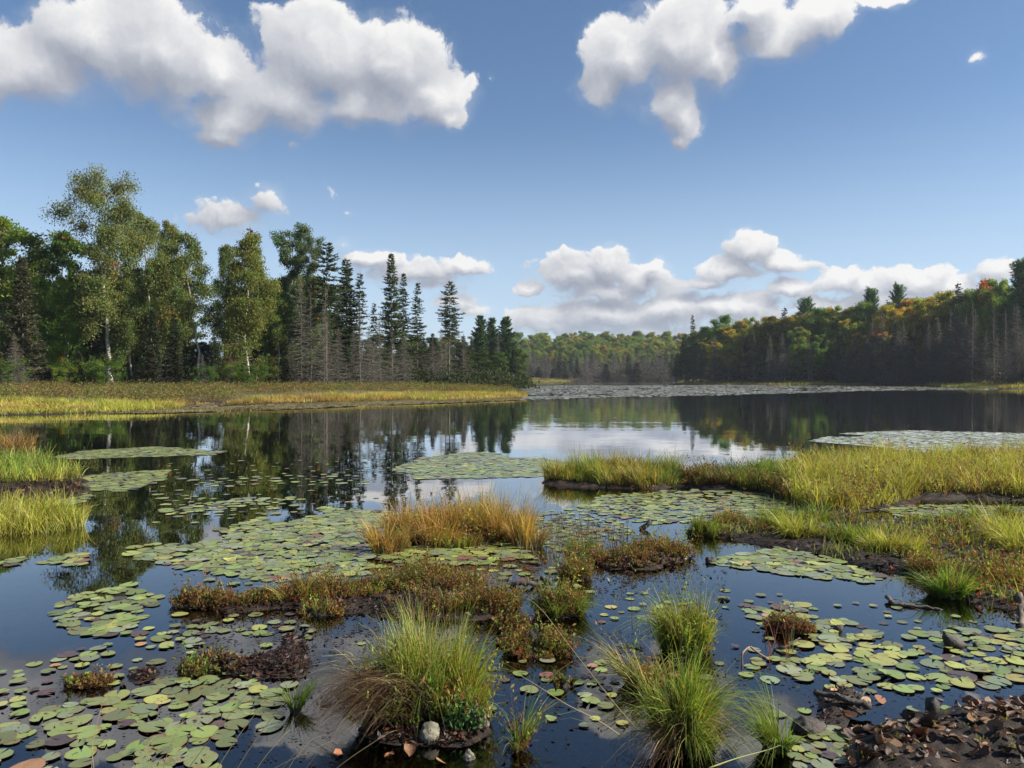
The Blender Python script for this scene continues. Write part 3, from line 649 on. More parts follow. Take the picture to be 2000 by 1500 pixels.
# right shore
def rd(px): return np.interp(px, [1320, 1400, 1500, 1700, 2000, 2300], [236, 212, 192, 172, 138, 120])
GR = 'trees along the right shore'
RIGHT = [
 ('spruceB',1352,612,0,'lone spruce spire at the left tip of the right shore',(1,1,1),.85),('spruceD',1338,650,2,'dark spruce at the very tip of the right shore',(.8,.9,.9),1.3),
 ('spruceD',1322,690,4,'lowest dark spruce sloping into the lake at the right shore tip',(.7,.8,.8),1.5),('mapleB',1376,640,8,'green maple behind the spire at the right shore tip',(.9,1,1),.8),
 ('mapleB',1412,618,14,'round deep green maple crown near the right shore tip',(.75,1.0,.8),.85),('mapleC',1395,668,-6,'golden-brown maple low near the right shore tip',(2.0,1.2,.8),1.0),
 ('mapleC',1432,645,-4,'olive-gold maple beside the golden-brown one',(1.7,1.15,.9),1.0),('mapleA',1462,622,12,'olive green maple behind the gap of dead spruces',(1.1,1.0,1.0),.8),
 ('mapleB',1500,622,14,'brown-green maple crown left of the paired spruce tips',(1.6,1.0,.9),.75),('spruceB',1532,598,6,'dark spruce tip beside the feathery pine',(.8,.9,.9),1.2),
 ('pineB',1572,586,8,'feathery green pine, highest point of the left half of the right shore',(1.1,1.25,1.2),1.3),('mapleB',1600,604,2,'green maple leaning on the feathery pine',(.9,1.05,.9),.75),
 ('mapleA',1628,600,2,'yellow-topped maple in the middle of the right shore',(1.7,1.25,.7),.8),('mapleC',1655,625,-2,'yellow-green maple right of the yellow-topped one',(1.5,1.2,.8),.8),
 ('mapleB',1690,592,4,'green maple under the two feathery pine heads',(1.0,1.0,1.0),.85),('pineB',1702,567,8,'left feathery pine head above the orange maples',(1.2,1.3,1.2),1.0),
 ('pineB',1755,560,8,'right feathery pine head above the orange maples',(1.3,1.4,1.4),1.0),('mapleB',1735,598,-2,'orange maple, left of the two orange crowns on the right shore',(2.5,1.3,.9),.75),
 ('mapleC',1772,602,-2,'orange-gold maple, right of the two orange crowns on the right shore',(2.4,1.3,.9),.8),('mapleA',1800,585,4,'yellow-green maple right of the orange crowns',(2.0,1.35,.8),.75),
 ('mapleB',1840,572,4,'gold-green maple left of the sharp spruce tip',(2.2,1.3,.8),.8),('spruceB',1872,549,2,'sharp spruce tip standing over the dead grey wood',(.8,.9,.9),1.1),
 ('mapleB',1900,568,4,'green maple between sharp spruce tip and red crown',(1.2,1.1,.9),.8),('mapleC',1928,548,4,'dark red maple crown near the right border',(1.9,.62,.7),.6),
 ('mapleA',1950,548,2,'green maple right of the dark red crown',(1.1,1.1,.9),.7),('pineB',1992,513,0,'tall pale pine at the right border of the picture',(1.2,1.3,1.3),1.2),
 ('mapleB',2040,540,4,'maple just outside the right border',(1,1,.9),1.0),('mapleA',2090,530,4,'second maple outside the right border',(1.2,1,.9),1.0),
 ('mapleC',1560,640,-10,'shaded olive maple in front of the feathery pine',(1.0,.9,.9),.9),('mapleC',1680,650,-8,'olive-brown maple in front, centre of the right shore',(1.5,1.0,.8),.9),
 ('mapleC',1730,650,-10,'orange-brown low maple under the left orange crown',(1.8,1.1,.8),.8),('mapleA',1600,655,-10,'dark green low maple in front of the middle crowns',(.8,.9,.8),.9),
 ('spruceD',1610,640,-9,'dark spruce in front of the middle maples',(.7,.8,.8),1.2),('spruceD',1500,650,-8,'dark spruce left of the middle of the right shore',(.7,.8,.8),1.2),
 ('spruceD',1752,625,-12,'dark pointed spruce under the orange crowns',(.7,.8,.8),1.1),('spruceA',1640,640,-10,'dark spruce right of the middle maples',(.7,.8,.8),1.1),
 ('spruceA',1970,590,-4,'spruce left of the tall pale pine',(.9,.9,.9),1.1),('spruceD',1830,620,-8,'dark spruce amid the grey dead wood',(.8,.8,.8),1.2),
]
for kd, px, ty, dz, lb, tn, wd in RIGHT: tree(kd, px, ty, rd(px) + dz, lb, GR, tuple(np.minimum(np.array(tn) * 1.2, (2.9, 2, 2))), wd)
GDR = 'dead grey spruces in front of the right shore'
for i_ in range(62):
    if i_ < 40: px = 1690 + i_ * 9 + rs.uniform(-6, 6); ty = rs.uniform(585, 680) + max(0, 1760 - px) * .5
    else: px = rs.uniform(1350, 1700); ty = rs.uniform(645, 700)
    kd = rs.choice(['deadA', 'deadB', 'deadC']); d = rd(px) - rs.uniform(10, 15)
    zone = ('near the right shore tip' if px < 1480 else 'below the feathery pine' if px < 1610 else 'left of the orange crowns' if px < 1700 else
            'below the orange crowns' if px < 1800 else 'around the sharp spruce tip' if px < 1890 else 'under the red crown' if px < 1960 else 'beside the tall pale pine')
    size = 'tall' if ty < 610 else 'middling' if ty < 660 else 'short'
    form = {'deadA': 'twiggy', 'deadB': 'pole-like', 'deadC': 'broad'}[str(kd)]
    tree(str(kd), px, ty, d, f'{size} {form} dead grey spruce {zone} on the right shore', GDR, wide=1.2)
GYR = 'small live conifers at the right shoreline'
for px, ty, lb in [(1512,700,'small pale spruce at the waterline below the middle maples'),(1548,705,'small pale green spruce left of the yellow-green one'),
    (1608,690,'yellow-green young larch at the right shoreline'),(1625,700,'small green spruce beside the young larch'),(1638,695,'small grey-green spruce right of the young larch'),
    (1722,680,'small olive spruce at the foot of the dead grey wood'),(1440,712,'small spruce near the right shore tip'),(1475,715,'low spruce right of the shore tip'),(1780,690,'small shaded spruce under the gold crown'),(1860,700,'small spruce under the sharp tip')]:
    tree('young', px, ty, rd(px) - 9, lb, GYR, (1.3, 1.4, 1.0) if 1590 < px < 1615 else (1, 1, 1), 1.0)
GRB = 'deeper trees of the right wood'
for i_ in range(110):
    px = 1335 + (i_ % 70) * 11.5 + (i_ // 70) * 4 + rs.uniform(-6, 6); top = np.interp(px, [1320, 1370, 1450, 1560, 1700, 1870, 2000, 2200], [700, 640, 632, 612, 600, 578, 560, 545])
    kd = rs.choice(['mapleA', 'mapleB', 'mapleC', 'spruceD'])
    tree(str(kd), px, top + rs.uniform(-6, 30), rd(px) + rs.uniform(2, 22), 'shaded tree filling the wood behind the front row of the right shore', GRB, tuple(np.array([1, 1, .9]) * rs.uniform(.75, 1.25) * np.array([rs.choice([1, 1.6]), 1, 1])), 1.15)
# far wooded hill
GF = 'trees on the far hill'
FT = [(1.2,1.05,.9),(1.6,1.3,.9),(.9,1.0,.9),(2.0,1.4,.9),(1.1,1.15,1.0),(1.35,1.2,1.0),(2.0,1.1,1.0)]
FW = ['green','yellow-green','dark green','golden','mid green','olive','rusty orange']
for i_ in range(150):
    row = i_ % 5; px = 930 + (i_ // 5) * 14.6 + rs.uniform(-8, 8); d = 375 + row * 24 + rs.uniform(-8, 8)
    ty = 652 + rs.uniform(-6, 5) + (4 - row) * 9
    if 1010 < px < 1120 : ty += 3
    c_ = rs.choice(7, p=[.25, .22, .16, .10, .1, .12, .05]); kd = rs.choice(['mapleA', 'mapleB', 'mapleC'])
    wh = ('behind the pine clump' if px < 1020 else 'right of the pine clump' if px < 1090 else 'left of the middle' if px < 1170 else 'right of the middle' if px < 1250 else 'near the right bank')
    rw = ['in the lowest row', 'in the second row', 'halfway up', 'in the upper row', 'on the skyline'][row]
    tree(str(kd), px, ty, d, f'{FW[c_]} crown {rw} of the far hill {wh}', GF, FT[c_], .95)
GFD = 'grey swamp spruces below the far hill'
for i_ in range(90):
    px = 1000 + i_ * 3.8 + rs.uniform(-3, 3); d = rs.uniform(325, 372)
    kd = str(rs.choice(['deadA', 'deadC', 'deadC', 'larch', 'young']))
    ty = rs.uniform(680, 712) if kd != 'young' else rs.uniform(705, 725)
    lb = {'larch': 'pale green larch in the grey swamp wood below the far hill', 'young': 'small green tree at the far shoreline below the grey swamp wood'}.get(kd, 'bare grey dead tree in the swamp wood below the far hill')
    tree(kd, px, ty, d, lb, GFD, (1.0, 1.05, 1.0), 1.5)

# ------------------------------------------------------------------ vegetation builders
def inpoly(rng, poly, n, w=0.0):
    lo, hi = poly.min(0), poly.max(0); res = np.zeros((0, 2)); it = 0
    while len(res) < n and it < 60:
        P = rng.uniform(lo, hi, (n * 2, 2)); res = np.concatenate([res, P[sdf(P, poly) > w]]); it += 1
    return res[:n]
def blades(g, rng, P, out_, h, lean, bend, width, C, root=(.10, .065, .035), tipc=None, seg=4, rootf=.55):
    """P roots (n,3); out_ unit horizontal lean directions; h heights"""
    n = len(P); t = np.linspace(0, 1, seg + 1)[None, :, None]
    up = np.array([0, 0, 1.0])
    hh_ = h[:, None, None]; L = lean[:, None, None]; B = bend[:, None, None]
    o = np.column_stack([out_, np.zeros(n)])[:, None]
    pts = P[:, None] + hh_ * (up * (t * (1 - .28 * B * t ** 2) - .38 * B * t ** 3) + o * (L * t + B * .75 * t ** 2))
    sd = rng.normal(0, 1, (n, 3)); sd[:, 2] *= .15; sd = norm(sd)[:, None]
    wv_ = width[:, None, None] * np.clip(1 - t, .04, 1) ** .6 * .5
    V = np.stack([pts - sd * wv_, pts + sd * wv_], 2)                    # n, seg+1, 2, 3
    C = np.asarray(C)[:, None]; rt = np.array(root)
    f = np.clip(1 - t / .45, 0, 1) * rootf
    CC = C * (1 - f) + rt * f
    if tipc is not None: f2 = np.clip((t - .6) / .4, 0, 1) * .6; CC = CC * (1 - f2) + np.array(tipc) * f2
    CC = np.repeat(CC[:, :, None], 2, 2)
    b = (np.arange(n) * (seg + 1) * 2)[:, None] + np.arange(seg)[None] * 2
    Q = np.stack([b, b + 1, b + 3, b + 2], -1).reshape(-1, 4)
    g.add(V.reshape(-1, 3), Q, None, CC.reshape(-1, 3))
def ground_z(P2_): return height(P2_)
def tuft(g, rng, c, rx, ry, n, h, C, lean=(.05, .7), bend=(.1, .9), width=.005, z=None, wind=(-.05, 0), root=(.10, .065, .035), hv=.35, tipc=None, seg=4, outp=1.0, mess=.38):
    # blades stand in small bunches, each with its own lean, height and tone
    K = max(4, int(n / 38)); ba = rng.uniform(0, 2 * math.pi, K); br = np.sqrt(rng.random(K)); b = rng.integers(0, K, n)
    bo = np.column_stack([np.cos(ba) * br * rx, np.sin(ba) * br * ry]); off = bo[b] + rng.normal(0, max(rx, ry) * .075, (n, 2))
    r = np.clip(np.hypot(off[:, 0] / rx, off[:, 1] / ry), 0, 1.15)
    P = np.column_stack([c[0] + off[:, 0], c[1] + off[:, 1], np.zeros(n)])
    P[:, 2] = ground_z(P[:, :2]) if z is None else z * np.clip(1.1 - r ** 2, 0, 1) 
    bw = rng.normal(0, mess, (K, 2)); bh = rng.uniform(.55, 1.18, K); bt = rng.uniform(.72, 1.25, (K, 1)) * rng.uniform(.9, 1.1, (K, 3)); bb = rng.uniform(.4, 1.25, K)
    o = off / max(rx, ry) * outp * .8 + rng.normal(0, .28, (n, 2)) + bw[b] + np.array(wind); on = np.linalg.norm(o, axis=1, keepdims=True)
    k_ = np.clip(on[:, 0], .08, 1.3)
    hh_ = h * bh[b] * np.clip(rng.normal(1, hv, n), .2, 1.6) * (1 - .2 * r)
    CC = C if isinstance(C, np.ndarray) else pal(rng, n, C)
    blades(g, rng, P, o / np.maximum(on, 1e-6), hh_, (lean[0] + (lean[1] - lean[0]) * k_ * rng.uniform(.4, 1, n)), (bend[0] + (bend[1] - bend[0]) * rng.random(n) * k_) * bb[b], width * rng.uniform(.5, 1.5, n), np.clip(CC * bt[b], 0, 1), root, tipc, seg)
def leafy(g, rng, P, h, C, nl=8, ls=.014, spread=.45, stem=(.10, .05, .03)):
    """short upright stems set with small leaves"""
    n = len(P); d = norm(np.column_stack([rng.normal(0, spread, (n, 2)), np.ones(n)]))
    k_ = fbm(P[:, 0] * 9 + h * 7, P[:, 1] * 9, 3, 17); hh_ = h * np.clip(.75 + k_ * 1.5, .18, 1.7) * rng.uniform(.4, 1.3, n)
    sel = k_ + rng.normal(0, .15, n) > -.25; P, d, hh_, C = P[sel], d[sel], hh_[sel], np.asarray(C)[sel]; n = len(P)
    tone = vnoise(P[:, 0] * 6, P[:, 1] * 6, 23)[:, None]; C = np.clip(C * (1 + np.array([.25, .45, .1]) * tone), 0, 1)
    blades(g, rng, P, norm(d[:, :2] + 1e-9), hh_, np.linalg.norm(d[:, :2], axis=1), np.full(n, .15), np.full(n, ls * .22), np.tile(np.array(stem), (n, 1)), stem, None, 2)
    t = rng.uniform(.15, 1.05, (n, nl, 1)); c_ = P[:, None] + d[:, None] * hh_[:, None, None] * t + rng.normal(0, ls * .5, (n, nl, 3))
    u_ = norm(rng.normal(0, 1, (n, nl, 3)) + np.array([0, 0, .9])); v_ = norm(np.cross(u_, rng.normal(0, 1, (n, nl, 3))))
    s_ = ls * rng.uniform(.6, 1.4, (n, nl, 1)); cc = np.repeat(np.asarray(C)[:, None], nl, 1) * rng.uniform(.7, 1.3, (n, nl, 1))
    g.cards((c_ + u_ * s_ * .7).reshape(-1, 3), (u_ * s_).reshape(-1, 3), (v_ * s_ * .42).reshape(-1, 3), cc.reshape(-1, 3))
def dome(c, rx, ry, h, seed, z0=-.05, n=34, m=12, amp=.35):
    g = Geo(); a = np.arange(n) / n * 2 * math.pi; r = np.linspace(0, 1, m)
    A, Rr = np.meshgrid(a, r); rag = 1 + .25 * vnoise(np.cos(A) * 2 + seed, np.sin(A) * 2, seed)
    X = np.cos(A) * Rr * rx * rag; Y = np.sin(A) * Rr * ry * rag
    Z = (1 - Rr ** 2.2) * h * (1 + amp * fbm(X * 14 + seed, Y * 14, 3, seed)) + amp * .5 * h * fbm(X * 45, Y * 45, 3, seed + 2) * (1 - Rr ** 4)
    V = np.stack([X, Y, Z + z0 * Rr ** 2], -1).reshape(-1, 3)
    i = np.arange(m - 1)[:, None] * n; j = np.arange(n)[None]; k_ = (j + 1) % n
    g.add(V, np.stack([i + j, i + n + j, i + n + k_, i + k_], -1).reshape(-1, 4)); return g

GRN = [((.20, .27, .045), 4), ((.13, .21, .035), 4), ((.28, .30, .07), 2), ((.36, .30, .12), .8)]
GRN2 = [((.17, .27, .04), 5), ((.11, .20, .03), 4), ((.25, .30, .06), 2)]
YGR = [((.38, .39, .065), 4), ((.29, .34, .055), 3), ((.46, .38, .11), 2)]
GOLD = [((.42, .27, .07), 5), ((.48, .34, .11), 3), ((.30, .26, .06), 2), ((.34, .18, .06), 1.5)]
TAN = [((.38, .27, .14), 4), ((.28, .18, .09), 3), ((.46, .36, .22), 2)]
BRN = [((.16, .085, .04), 4), ((.24, .13, .06), 3), ((.10, .06, .03), 2)]
MOSS = [((.22, .17, .05), 4), ((.27, .13, .05), 3), ((.16, .19, .05), 3), ((.30, .07, .045), 1), ((.13, .08, .04), 2)]
OLV = [((.15, .155, .045), 5), ((.19, .16, .05), 3), ((.11, .14, .04), 3), ((.21, .11, .055), 3)]
RED = [((.30, .06, .04), 3), ((.34, .14, .05), 3), ((.20, .15, .05), 2)]

# ------------------------------------------------------------------ left shore: shrubs, golden grass
rng = np.random.default_rng(101)
def clumps(g, rng, C3, nl, size, hgt, ls, palette, up=.6):
    n = len(C3); o = rng.normal(0, 1, (n, nl, 3)) * np.array([size, size, hgt * .28]); o[..., 2] = np.abs(o[..., 2]) * 1.1 + hgt * .15
    c_ = C3[:, None] + o; u_ = norm(rng.normal(0, 1, (n, nl, 3)) + np.array([0, 0, up])); v_ = norm(np.cross(u_, rng.normal(0, 1, (n, nl, 3))))
    s_ = ls * rng.uniform(.6, 1.4, (n, nl, 1)); base = pal(rng, n, palette)
    cc = base[:, None] * rng.uniform(.7, 1.3, (n, nl, 1))
    g.cards(c_.reshape(-1, 3), (u_ * s_).reshape(-1, 3), (v_ * s_ * .5).reshape(-1, 3), cc.reshape(-1, 3))
shr = np.concatenate([gp([(-900, 835), (-300, 800), (0, 786), (300, 783), (420, 779), (500, 773), (800, 767.5), (1008, 765), (1000, 760)], .32), np.array([[-6., 125.], [-30., 100.], [-95., 84.]])])
P = inpoly(rng, shr, 6500); P = P[P[:, 1] < 92]; g = Geo()
keep = fbm(P[:, 0] * .4, P[:, 1] * .4, 2, 9) > -.55; P = P[keep]
clumps(g, rng, np.column_stack([P, ground_z(P)]), 60, .42, .78, .058, OLV)
tag(g.build('shrubs', M['leaf']), kind='stuff', label='olive brown leatherleaf shrubs carpeting the bank before the left trees')
grp = np.concatenate([gp([(-900, 860), (-300, 825), (0, 811), (100, 809), (330, 799), (390, 790), (700, 785), (800, 781), (1020, 775), (1012, 772), (800, 776), (500, 784), (420, 790), (300, 794), (0, 799), (-300, 812), (-900, 848)])])
def meadow(g, rng, P, h, palette, width, z=None, seg=3, patch=3.0, lean=.5, bend=.8, root=(.10, .065, .035), seed=3, pals=None, rootf=.45):
    n = len(P); zz = ground_z(P) if z is None else np.full(n, z)
    a = rng.uniform(0, 2 * math.pi, n); k_ = fbm(P[:, 0] / patch, P[:, 1] / patch, 3, seed)
    C = pal(rng, n, palette)
    if pals is not None:
        sel = vnoise(P[:, 0] / patch * 1.3 + 40, P[:, 1] / patch * 1.3, seed + 7) + rng.normal(0, .35, n) > .05
        C[sel] = pal(rng, int(sel.sum()), pals)
    k2_ = fbm(P[:, 0] / patch * 5, P[:, 1] / patch * 5, 2, seed + 31)
    hh_ = h * np.clip(1 + k_ * .8 + k2_ * .75, .2, 1.6) * rng.uniform(.5, 1.2, n)
    la = 2 * math.pi * fbm(P[:, 0] / patch * 2.2, P[:, 1] / patch * 2.2, 2, seed + 53); a = np.where(rng.random(n) < .6, la + rng.normal(0, .5, n), a)
    C = C * np.clip(1 + .35 * vnoise(P[:, 0] / patch * 4, P[:, 1] / patch * 4, seed + 71)[:, None], .5, 1.5)
    blades(g, rng, np.column_stack([P, zz - .01]), np.column_stack([np.cos(a), np.sin(a)]), hh_, lean * rng.random(n), bend * rng.random(n), width * rng.uniform(.6, 1.4, n), C, root, None, seg, rootf)
g = Geo(); P = inpoly(rng, grp, 42000); meadow(g, rng, P, .33, GOLD, .028, seg=2, patch=4, pals=YGR)
P = inpoly(rng, gp([(-300, 826), (0, 812), (100, 810), (330, 801), (360, 796), (0, 800), (-300, 812)]), 9000); meadow(g, rng, P, .30, YGR, .028, seg=2, patch=4)
P = inpoly(rng, gp([(795, 781), (850, 783), (1030, 777), (1030, 771), (900, 770), (800, 774)]), 9000); meadow(g, rng, P, .42, YGR, .03, seg=2, patch=4, pals=GOLD, z=.02)
P = inpoly(rng, gp([(280, 805), (330, 801), (390, 791), (700, 786), (1020, 777), (1012, 770), (700, 778), (300, 794)]), 26000); meadow(g, rng, P, .09, [((.20, .17, .06), 4), ((.15, .11, .06), 3), ((.26, .22, .07), 2)], .03, seg=1, patch=5)
P = inpoly(rng, gp([(180, 809), (330, 801), (700, 785), (1020, 777), (1015, 781.5), (700, 793), (540, 800), (300, 808)]), 30000); meadow(g, rng, P, .07, [((.22, .19, .08), 4), ((.16, .13, .07), 3), ((.28, .25, .09), 2)], .05, seg=1, patch=5, z=.01)
tag(g.build('shore_grass', M['grass']), kind='stuff', label='golden marsh grass along the left waterline')
# low brush behind the trees: dark leaf colours paint in the wood's shade
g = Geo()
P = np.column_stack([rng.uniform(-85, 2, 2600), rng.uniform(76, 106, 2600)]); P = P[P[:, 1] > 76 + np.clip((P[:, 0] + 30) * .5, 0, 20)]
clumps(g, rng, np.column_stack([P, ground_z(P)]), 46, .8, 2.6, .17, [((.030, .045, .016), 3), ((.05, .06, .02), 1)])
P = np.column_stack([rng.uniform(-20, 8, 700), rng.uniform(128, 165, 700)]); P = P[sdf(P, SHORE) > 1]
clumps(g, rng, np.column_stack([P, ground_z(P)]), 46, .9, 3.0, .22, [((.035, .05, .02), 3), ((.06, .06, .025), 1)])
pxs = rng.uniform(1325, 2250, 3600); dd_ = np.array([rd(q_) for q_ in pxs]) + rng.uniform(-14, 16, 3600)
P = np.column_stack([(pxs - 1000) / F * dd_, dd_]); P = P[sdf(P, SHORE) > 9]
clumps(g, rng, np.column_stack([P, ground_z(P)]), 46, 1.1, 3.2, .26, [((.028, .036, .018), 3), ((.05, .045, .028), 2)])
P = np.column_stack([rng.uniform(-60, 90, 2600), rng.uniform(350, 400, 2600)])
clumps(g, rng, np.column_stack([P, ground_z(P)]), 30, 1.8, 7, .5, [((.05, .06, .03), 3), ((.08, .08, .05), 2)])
tag(g.build('undergrowth', M['leaf']), kind='stuff', label='undergrowth with shade painted into its colour, filling the floor of the woods')
# narrow grass and shrub fringe on the far and right shores
g = Geo(); pp = []
for lo_, hi_, n_ in [((-40, 150), (5, 290), 26000), ((0, 240), (100, 420), 30000), ((40, 110), (170, 245), 60000)]:
    Q_ = np.column_stack([rng.uniform(lo_[0], hi_[0], n_), rng.uniform(lo_[1], hi_[1], n_)]); sd_ = sdf(Q_, SHORE); pp.append(Q_[(sd_ > 0) & (sd_ < 9 + Q_[:, 1] * .03)])
P = np.concatenate(pp); sd_ = sdf(P, SHORE); back = sd_ > 6.5 + 2 * vnoise(P[:, 0] * .1, P[:, 1] * .1, 4)
clumps(g, rng, rng.permutation(np.column_stack([P[back], ground_z(P[back])]))[:5200], 14, .7, .9, .20, OLV + [((.22, .10, .05), 2)])
fg = P[~back]; n_ = len(fg); fg = np.repeat(fg, 9, 0) + rng.normal(0, .6, (n_ * 9, 2))
meadow(g, rng, fg, .62, YGR, .09, seg=1, patch=14, pals=[((.20, .10, .05), 2), ((.36, .28, .09), 3)], z=.02)
tag(g.build('fringe_growth', M['grass']), kind='stuff', label='low yellow grass and reddish shrubs along the far shorelines')

# ------------------------------------------------------------------ lily pads
def padverts(rng, seg=20, curl=0.0, rings=3):
    nt = .16; a = np.linspace(nt, 2 * math.pi - nt, seg)
    rim = 1 + .05 * np.sin(a * 3 + rng.random() * 6) + rng.normal(0, .015, seg)
    V = [[0, 0, 0]]; XY = [[0, 0, 0]]
    for q_ in range(1, rings + 1):
        f = q_ / rings
        for k_, an in enumerate(a):
            r = f * rim[k_]; z = .012 * math.sin(an * 2 + 1) * f + curl * f ** 4 * max(0, math.sin(an * 1.0 + 2)) + rng.normal(0, .006)
            V.append([r * math.cos(an), r * math.sin(an), z]); XY.append([f * math.cos(an), f * math.sin(an), 0])
    T = [(0, 1 + k_, 2 + k_) for k_ in range(seg - 1)]; Q = []
    for q_ in range(rings - 1):
        b = 1 + q_ * seg
        Q += [(b + k_, b + seg + k_, b + seg + k_ + 1, b + k_ + 1) for k_ in range(seg - 1)]
    return np.array(V), np.array(T), np.array(Q).reshape(-1, 4), np.array(XY, float)
def setxy(me, XY):
    at = me.attributes.new('PadXY', 'FLOAT_VECTOR', 'POINT'); at.data.foreach_set('vector', np.asarray(XY, np.float32).ravel())
PV = [padverts(rng, 20, c_) for c_ in (0, 0, .0, .02, .10, .3)]
PM = []
for V_, T_, Q_, XY_ in PV:
    g = Geo(); g.add(V_, Q_, T_); me = g.mesh('lily_pad', M['pad'], True); setxy(me, XY_); PM.append(me)
LV = padverts(rng, 9, 0, 1)
PCOL = {'green': ((.20, .26, .075), 6), 'yellow-green': ((.30, .32, .085), 2.2), 'dull green': ((.16, .19, .075), 3), 'purple-brown': ((.085, .06, .058), .9), 'pale green': ((.21, .255, .15), 2), 'orange': ((.36, .20, .10), .12), 'yellow': ((.32, .29, .09), .2), 'sheened': ((.44, .47, .41), 1e-6), 'reddish': ((.22, .10, .075), .18)}  # palest tone: sky and sun sheen painted into the pad colour
def pads_in(poly_px, k, r, mix, where, cap=4000, sub=0.0):
    poly = gp(poly_px); rng_ = rng; lo, hi = poly.min(0), poly.max(0); area = (hi - lo).prod()
    n_try = int(min(60000, area / (r * r) * 5)); P = rng_.uniform(lo, hi, (n_try, 2))
    e_ = sdf(P, poly); P = P[(e_ > 0) & ((e_ > .12 * np.sqrt(area)) | (rng_.random(len(e_)) < .8))]
    nz_ = fbm(P[:, 0] * 1.4 / max(1, lo[1] / 6), P[:, 1] * 1.4 / max(1, lo[1] / 6), 3, 29); P = P[nz_ + np.clip(sdf(P, poly) / (.25 * np.sqrt(area)), 0, .35) > -.22]
    cell = {}; res = []
    for x, y in P:
        r_0 = r * .77; rr_ = r_0 * rng_.uniform(.55, 1.3); m_ = k * r_0; ci, cj = int(x // m_), int(y // m_); ok = True
        for a in (-1, 0, 1):
            for b in (-1, 0, 1):
                for (u, v, r2) in cell.get((ci + a, cj + b), ()):
                    if (u - x) ** 2 + (v - y) ** 2 < (k * (rr_ + r2) * .5) ** 2: ok = False
        if not ok: continue
        cell.setdefault((ci, cj), []).append((x, y, rr_)); res.append((x, y, rr_))
        if len(res) >= cap: break
    names = list(PCOL); wt = np.array([PCOL[q_][1] * mix.get(q_, 1) for q_ in names]); wt /= wt.sum()
    return [(x, y, r_, str(rng_.choice(names, p=wt)), where, rng_.random() < sub) for x, y, r_ in res]
